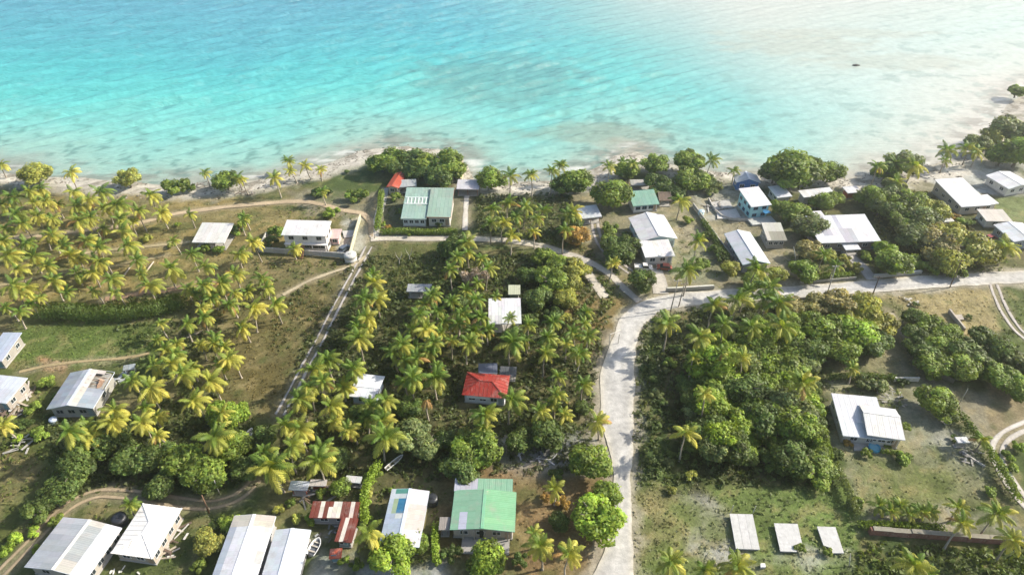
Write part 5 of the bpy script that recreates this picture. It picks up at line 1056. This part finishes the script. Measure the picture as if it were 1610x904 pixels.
for q in [(560, 307, 38, 'g'), (520, 333, 30, 'b'), (275, 292, 44, 'g'), (295, 295, 26, 'g'), (497, 302, 26, 'd'), (515, 300, 24, 'd'), (545, 270, 12, 'd'), (229, 373, 22, 'y'), (267, 386, 16, 'y'), (280, 352, 12, 'b'), (435, 362, 34, 'g'), (426, 380, 26, 'd'), (372, 362, 26, 'g'), (380, 350, 18, 'b'), (320, 390, 22, 'g'), (345, 392, 24, 'g'), (600, 352, 16, 'b'), (610, 358, 14, 'o'), (622, 310, 22, 'g'), (633, 330, 20, 'd'), (645, 365, 20, 'g'), (690, 352, 18, 'd'),
          (960, 357, 30, 'g'), (957, 372, 34, 'g'), (1082, 346, 20, 'b'), (985, 370, 20, 'd'), (1115, 370, 26, 'd'), (1125, 392, 26, 'd'), (1136, 405, 24, 'd'), (1120, 300, 24, 's'), (1130, 290, 22, 's'), (1500, 340, 20, 'o'), (1512, 345, 22, 'g'), (1525, 350, 18, 'g'), (1560, 342, 16, 'p'), (1335, 696, 18, 'o'), (1365, 712, 22, 'g'), (1425, 718, 34, 'g'), (1418, 722, 22, 'd'), (1395, 700, 14, 'g'), (1422, 670, 22, 'g'), (1420, 600, 20, 'd'), (1465, 590, 26, 'g'), (1380, 605, 40, 's'), (1360, 600, 36, 's'), (1315, 715, 26, 'd'), (1258, 861, 20, 'g'), (1302, 865, 20, 'g'), (1055, 770, 18, 'y'), (1087, 745, 24, 'y'), (1265, 725, 22, 'y'), (1585, 715, 24, 'g'), (1592, 735, 24, 'g'), (1603, 700, 24, 'b'), (1560, 770, 26, 'g'), (1350, 790, 26, 'g'),
          (20, 850, 36, 'b'), (52, 834, 26, 'b'), (60, 862, 20, 'b'), (5, 865, 26, 'b'), (90, 820, 30, 'g'), (355, 815, 28, 'g'), (335, 828, 22, 'd'), (310, 890, 30, 'g'), (372, 818, 24, 'b'), (440, 800, 24, 'y'), (455, 790, 20, 'g'), (468, 812, 24, 'y'), (490, 815, 26, 'b'), (505, 775, 22, 'g'), (590, 745, 26, 'g'), (580, 770, 26, 'y'), (572, 790, 24, 'b'), (578, 812, 22, 'b'), (575, 750, 22, 'g'), (560, 885, 26, 'g'), (540, 880, 22, 'g'), (685, 840, 18, 'g'), (684, 862, 18, 'b'), (686, 882, 18, 'b'), (710, 870, 36, 'd'), (820, 880, 30, 'd'), (925, 640, 18, 'd'), (860, 780, 22, 'o'), (885, 790, 26, 'o'), (875, 745, 26, 'd'), (620, 770, 20, 'g'), (140, 670, 30, 'd'), (60, 680, 36, 'g'), (50, 640, 30, 'g'), (75, 600, 34, 'g'), (95, 620, 26, 'd'), (40, 665, 26, 'd'), (25, 690, 22, 'b'), (1505, 690, 20, 'd'), (1440, 478, 12, 'd'), (1525, 498, 12, 'd'), (1345, 420, 26, 'y'), (1330, 408, 24, 'y'), (1300, 400, 30, 'y'), (1362, 400, 26, 'g'), (1440, 410, 36, 'g'), (1465, 420, 36, 'g'), (1500, 425, 40, 'g'), (1040, 375, 16, 'd'), (890, 500, 30, 'y'), (870, 490, 36, 'd'), (835, 500, 30, 'd')]: bush(*q, group='bushes in the yards')
for i in range(16):   # low scrub along the shaded verge inside the bend
    y = rt.uniform(520, 752); bush(rt.uniform(1022, 1080), y, rt.uniform(14, 26), rt.choice('ddgds'), group='low scrub along the verge inside the bend', hk=.45)
# clipped hedges: one thing each
def hedge(label, px, wd, h, c, name='hedge'):
    P = resample(poly_at(px), 1.0); o = P.mean(0); rg = np.random.default_rng(len(px) * 7 + int(abs(o[0]))); n = int(len(P) * 70 * wd); MASK_LINES.append((P, wd * .5))
    i = rg.uniform(0, len(P) - 1.01, n); j = i.astype(int); f = (i - j)[:, None]; p = P[j] * (1 - f) + P[j + 1] * f
    a = rg.uniform(0, 6.28, n); q = np.sqrt(rg.uniform(.2, 1, n)); hh = h * (.8 + .45 * vnoise(i * .35, i * 0, 5)); z = np.abs(rg.normal(.72, .25, n)).clip(.03, 1.05) * hh
    off = np.c_[np.cos(a), np.sin(a)] * (q * wd * .5 * (1.05 - .3 * z / h))[:, None]
    ctr = np.c_[p + off - o, z]; nr = np.c_[off, np.full(n, .5)] + rg.normal(size=(n, 3)) * .5; nr /= np.linalg.norm(nr, axis=1)[:, None]
    t1 = np.cross(nr, rg.normal(size=(n, 3))); t1 /= np.linalg.norm(t1, axis=1)[:, None]; t2 = np.cross(nr, t1); s = rg.uniform(.12, .28, n)[:, None]
    vs = np.stack([ctr - t1 * s, ctr - t2 * s * .6, ctr + t1 * s, ctr + t2 * s * .6], 1).reshape(-1, 3); fs = np.arange(n * 4).reshape(-1, 4)
    tn = np.repeat(rg.uniform(.7, 1.3, n), 4)[:, None] * np.array([[1, 1, 1]])
    hd_ = obj(name, mesh_np(name, vs, fs, M_leaf, False, {'tone': tn}), None, (o[0], o[1], 0), color=TC[c]); return tag(hd_, label, 'hedge')
hedge('tall trimmed hedge on the path side of the green-roofed beach house', [(601, 308), (599, 330), (594, 366)], 2.2, 2.4, 'g')
hedge('long low hedge along the sandy track below the green-roofed beach house', [(602, 368), (650, 368), (716, 368)], 2.4, 1.4, 'g')
hedge('overgrown hedge fence between the jungle and the pool house', [(1268, 640), (1285, 668), (1298, 708), (1304, 724)], 1.6, 1.9, 'g'); hedge('weedy lower fence line running down to the slabs field', [(1312, 735), (1325, 765), (1336, 790), (1344, 812)], 1.8, 1.6, 's')
hedge('dark clipped hedge from the big yard tree down to the loop track', [(1505, 655), (1520, 676), (1536, 700)], 1.8, 1.8, 'd'); hedge('dark clipped hedge hugging the outside of the concrete loop track', [(1543, 702), (1556, 722), (1575, 752), (1598, 790)], 1.8, 1.8, 'g')
hedge('low border hedge in front of the paddling pool', [(1385, 711), (1400, 713), (1414, 716)], 1.2, .9, 'g'); hedge('dark hedge row across the top of the pool-house yard', [(1300, 597), (1350, 596), (1404, 597)], 1.8, 1.4, 'd')
hedge('long dark hedge bank above the green lawn', [(70, 498), (120, 498), (180, 500), (240, 494), (290, 480)], 6.0, 2.6, 'd'); hedge('lower green hedge along the long red-sided wall', [(1352, 828), (1420, 830), (1480, 834)], 1.8, 1.2, 'g')
hedge('narrow leafy hedge beside the blue-patched roof', [(686, 830), (684, 858), (686, 885)], 1.6, 2.0, 'b'); hedge('roadside hedge below the patched wide roof', [(1262, 442), (1300, 438), (1340, 434)], 1.8, 1.3, 'g')
hedge('weedy hedge beside the boundary wall of the gabled shed', [(1104, 352), (1122, 380), (1142, 408)], 2.0, 1.6, 'd'); hedge('shrubby hedge down the yard side of the red-striped house', [(596, 735), (580, 765), (572, 800), (576, 825)], 2.0, 2.2, 'b')

# ------------------------------------------------------------------ undergrowth and grass (nobody could count it)
def masked(x, y):
    bad = shore_s(x, y) < 9
    for P, wd in MASK_LINES:
        lo = P.min(0) - wd - 1; hi = P.max(0) + wd + 1; s = (x > lo[0]) & (x < hi[0]) & (y > lo[1]) & (y < hi[1])
        if s.any():
            d = np.full(s.sum(), 1e9); xs, ys = x[s], y[s]; d = line_d(P[::2] if len(P) > 8 else P, xs, ys); t_ = bad[s]; t_ |= d < wd; bad[s] = t_
    for P in MASK_POLYS:
        lo = P.min(0); hi = P.max(0); s = (x > lo[0]) & (x < hi[0]) & (y > lo[1]) & (y < hi[1])
        if s.any(): t_ = bad[s]; t_ |= poly_sd(P, x[s], y[s]) > -.3; bad[s] = t_
    for cx, cy, th, hw, hd_ in FOOT:
        c, s = math.cos(th), math.sin(th); dx, dy = x - cx, y - cy; bad |= (abs(dx * c + dy * s) < hw + .2) & (abs(-dx * s + dy * c) < hd_ + .2)
    return bad
def scatter(name, label, zones, seed, blade, per, base_h, mat, gmix=0.0, upright=0.0):
    rg = np.random.default_rng(seed); VS = []; TN = []
    for px, dens, col, hgt, patch in zones:
        P = poly_at(px); lo, hi = P.min(0), P.max(0); n = int((hi - lo).prod() * dens); x = rg.uniform(lo[0], hi[0], n); y = rg.uniform(lo[1], hi[1], n)
        k = (poly_sd(P, x, y) + 3 * (fbm(x / 5, y / 5, seed) - .5) > 0) & (rg.random(n) > patch * sstep(.62, .38, fbm(x / 5, y / 5, seed + 4))); x, y = x[k], y[k]; k = ~masked(x, y); x, y = x[k], y[k]; n = len(x)
        if not n: continue
        rr = hgt * rg.uniform(.5, 1.4, n) * (.6 + .8 * fbm(x / 7, y / 7, seed + 8)); tone = rg.uniform(.65, 1.35, n) * (.6 + .8 * fbm(x / 6, y / 6, seed + 9))
        for j in range(per):
            d = rg.normal(size=(n, 3)); d[:, 2] = np.abs(d[:, 2]) + .15; d /= np.linalg.norm(d, axis=1)[:, None]; c = np.c_[x, y, np.zeros(n)] + d * (rr * rg.uniform(.4, 1.0, n))[:, None] * np.array((1.1, 1.1, .85))
            nr = d + rg.normal(size=(n, 3)) * .5 + np.array((0, 0, upright)); nr /= np.linalg.norm(nr, axis=1)[:, None]; t1 = np.cross(nr, rg.normal(size=(n, 3))); t1 /= np.linalg.norm(t1, axis=1)[:, None] + 1e-9; t2 = np.cross(nr, t1); s = (blade * rg.uniform(.5, 1.4, n) * np.clip(rr / base_h, .5, 1.6))[:, None]
            VS.append(np.stack([c - t1 * s - t2 * s * .45, c + t1 * s - t2 * s * .25, c + t2 * s * .75 + t1 * s * .2], 1).reshape(-1, 3)); tt = tone * rg.uniform(.75, 1.25, n); gi = GROUND_TINT[np.clip(np.searchsorted(gy, y), 0, len(gy) - 1), np.clip(np.searchsorted(gx, x), 0, len(gx) - 1)]; cc = gi * gmix + np.asarray(col)[None] * (1 - gmix); TN.append(np.repeat(tt[:, None] * cc * (1 + .25 * gmix), 3, 0))
    vs = np.concatenate(VS); tn = np.concatenate(TN); o = obj(name, mesh_np(name, vs, np.arange(len(vs)).reshape(-1, 3), mat, False, {'tone': tn}), color=(1, 1, 1)); tag(o, label, kind='stuff'); return o
DK = (.080, .108, .032); MG = (.12, .165, .036); BR = (.16, .13, .05); DY = (.24, .18, .07); BG = (.11, .165, .03)
scatter('undergrowth', 'low leafy scrub and weeds between the palms and houses', [
    ([(560, 400), (930, 400), (960, 470), (935, 590), (930, 740), (420, 760), (470, 560)], 1.2, DK, .75, .2), ([(1005, 500), (1050, 490), (1290, 470), (1300, 770), (1050, 760), (1002, 750)], 1.0, DK, .8, .2),
    ([(998, 500), (1040, 495), (1060, 770), (998, 770)], 1.2, MG, .28, .3), ([(380, 450), (540, 450), (480, 570), (430, 660), (320, 640)], .9, BR, .26, .5), ([(420, 480), (520, 440), (530, 480), (440, 570)], .5, DK, .5, .7),
    ([(380, 400), (550, 410), (500, 470), (380, 460)], .5, MG, .5, .7), ([(560, 410), (720, 385), (720, 450), (600, 470)], .7, MG, .5, .5), ([(160, 470), (360, 450), (340, 640), (230, 660), (200, 560)], .9, DK, .7, .4),
    ([(70, 660), (400, 640), (420, 770), (100, 780)], 1.1, DK, .8, .25), ([(-20, 590), (90, 600), (130, 700), (60, 830), (-40, 870)], .7, MG, .5, .5), ([(100, 790), (340, 800), (340, 915), (20, 915)], .35, MG, .35, .6), ([(1360, 852), (1630, 864), (1630, 915), (1345, 915)], 2.0, MG, .75, .1),
    ([(1300, 760), (1345, 830), (1340, 905), (1310, 900), (1320, 830)], .4, MG, .3, .6), ([(750, 305), (900, 305), (920, 395), (750, 372)], 1.0, DK, .7, .35), ([(760, 395), (940, 405), (985, 470), (900, 510), (740, 480)], .9, MG, .7, .35), ([(885, 380), (960, 400), (1000, 470), (900, 395)], .8, BG, .5, .4),
    ([(500, 770), (700, 740), (700, 890), (560, 890)], .6, MG, .5, .5), ([(1290, 600), (1440, 600), (1420, 640), (1290, 660)], .5, MG, .5, .6), ([(1060, 370), (1140, 390), (1210, 440), (1060, 440)], .4, MG, .4, .6), ([(1230, 400), (1600, 400), (1600, 430), (1240, 445)], .8, MG, .6, .4), ([(1370, 300), (1480, 300), (1560, 400), (1380, 410)], .9, (.15, .15, .05), .7, .3),
    ([(440, 318), (560, 330), (560, 345), (430, 345)], .5, MG, .4, .6), ([(1230, 320), (1300, 320), (1300, 345), (1240, 345)], .7, MG, .6, .4), ([(590, 300), (650, 300), (640, 365), (595, 365)], .6, MG, .4, .5), ([(690, 680), (960, 670), (960, 700), (700, 720)], .6, DK, .6, .5), ([(1560, 455), (1620, 450), (1620, 560), (1590, 550)], .6, MG, .4, .4)],
    77, .30, 7, .6, M_leaf, .25, .3)
scatter('grass', 'short tufted grass, dry in the grove and green on the lawn', [
    ([(-60, 305), (530, 325), (560, 345), (520, 410), (300, 480), (-60, 500)], .9, DY, .22, .5), ([(20, 505), (250, 505), (240, 575), (20, 590)], 2.88, (.12, .17, .035), .20, .2), ([(1385, 462), (1560, 455), (1600, 570), (1400, 600), (1290, 600), (1380, 500)], 1.08, (.3, .24, .12), .25, .5),
    ([(1320, 690), (1580, 700), (1600, 800), (1350, 805)], 1.26, (.17, .165, .07), .22, .5), ([(998, 750), (1330, 760), (1360, 830), (1340, 915), (996, 915)], 1.98, (.17, .17, .05), .25, .4), ([(590, 378), (730, 382), (700, 470), (560, 430)], 0.90, (.19, .15, .06), .25, .5), ([(700, 740), (960, 750), (950, 890), (820, 900)], 0.81, (.26, .17, .07), .25, .6), ([(1050, 340), (1240, 340), (1230, 440), (1050, 440)], 0.72, (.25, .22, .12), .22, .5), ([(-30, 700), (70, 700), (30, 800), (-40, 810)], 1.08, (.2, .16, .07), .25, .4), ([(80, 800), (330, 810), (330, 905), (50, 905)], 0.90, (.13, .15, .05), .22, .5)],
    88, .17, 4, .25, M_leaf, .85, 1.6)

rg = np.random.default_rng(4); n = 26000; x = rg.uniform(-190, 190, n); y = rg.uniform(165, 275, n); q = shore_s(x, y)
k = (q > -3.5) & (q < 11) & (fbm(x / 5, y / 5, 91) > .47) & (rg.random(n) < .9); x, y, q = x[k], y[k], q[k]; n = len(x)
zz = np.where(q < 8, SEA_Z + q * .1125, 0); sz = rg.uniform(.12, .5, n) ** 1.0; a = rg.uniform(0, 6.28, n)
oc = np.array([(1, 0, 0), (0, 1, 0), (-1, 0, 0), (0, -1, 0), (0, 0, .55), (.25, .2, .45)])
vs = np.stack([np.stack([x + sz * (p[0] * np.cos(a) - p[1] * np.sin(a)) * rg.uniform(.7, 1.3, n), y + sz * (p[0] * np.sin(a) + p[1] * np.cos(a)) * rg.uniform(.7, 1.3, n), zz + sz * p[2] * rg.uniform(.7, 1.5, n)], -1) for p in oc], 1)
fs = (np.arange(n)[:, None, None] * 6 + np.array([(0, 1, 5), (1, 2, 4), (2, 3, 4), (3, 0, 4), (0, 5, 4), (1, 4, 5)])[None]).reshape(-1, 3)
tn = np.repeat(rg.uniform(.45, 1.5, n), 6)[:, None] * np.array([[.24, .215, .18]])
tag(obj('beach_rubble', mesh_np('beach_rubble', vs.reshape(-1, 3), fs, M_track, False, {'tint': tn})), 'dark and pale coral rubble strewn along the waterline', kind='stuff')

finish_labels()
# ------------------------------------------------------------------ haze: the bright sea air towards the low sun
HZ = 0.00029
m = bpy.data.materials.new('haze'); m.use_nodes = True; t = m.node_tree; t.nodes.remove(t.nodes['Principled BSDF'])
v = t.nodes.new('ShaderNodeVolumePrincipled'); v.inputs['Color'].default_value = (.97, .985, 1, 1); v.inputs['Density'].default_value = HZ; v.inputs['Anisotropy'].default_value = .80
t.links.new(v.outputs[0], t.nodes['Material Output'].inputs['Volume'])
o = MB().box(-1500, 1500, -300, 2200, -8, CAM_H + 12).build('haze', m); tag(o, 'thin bright sea haze over the lagoon and village', kind='stuff')
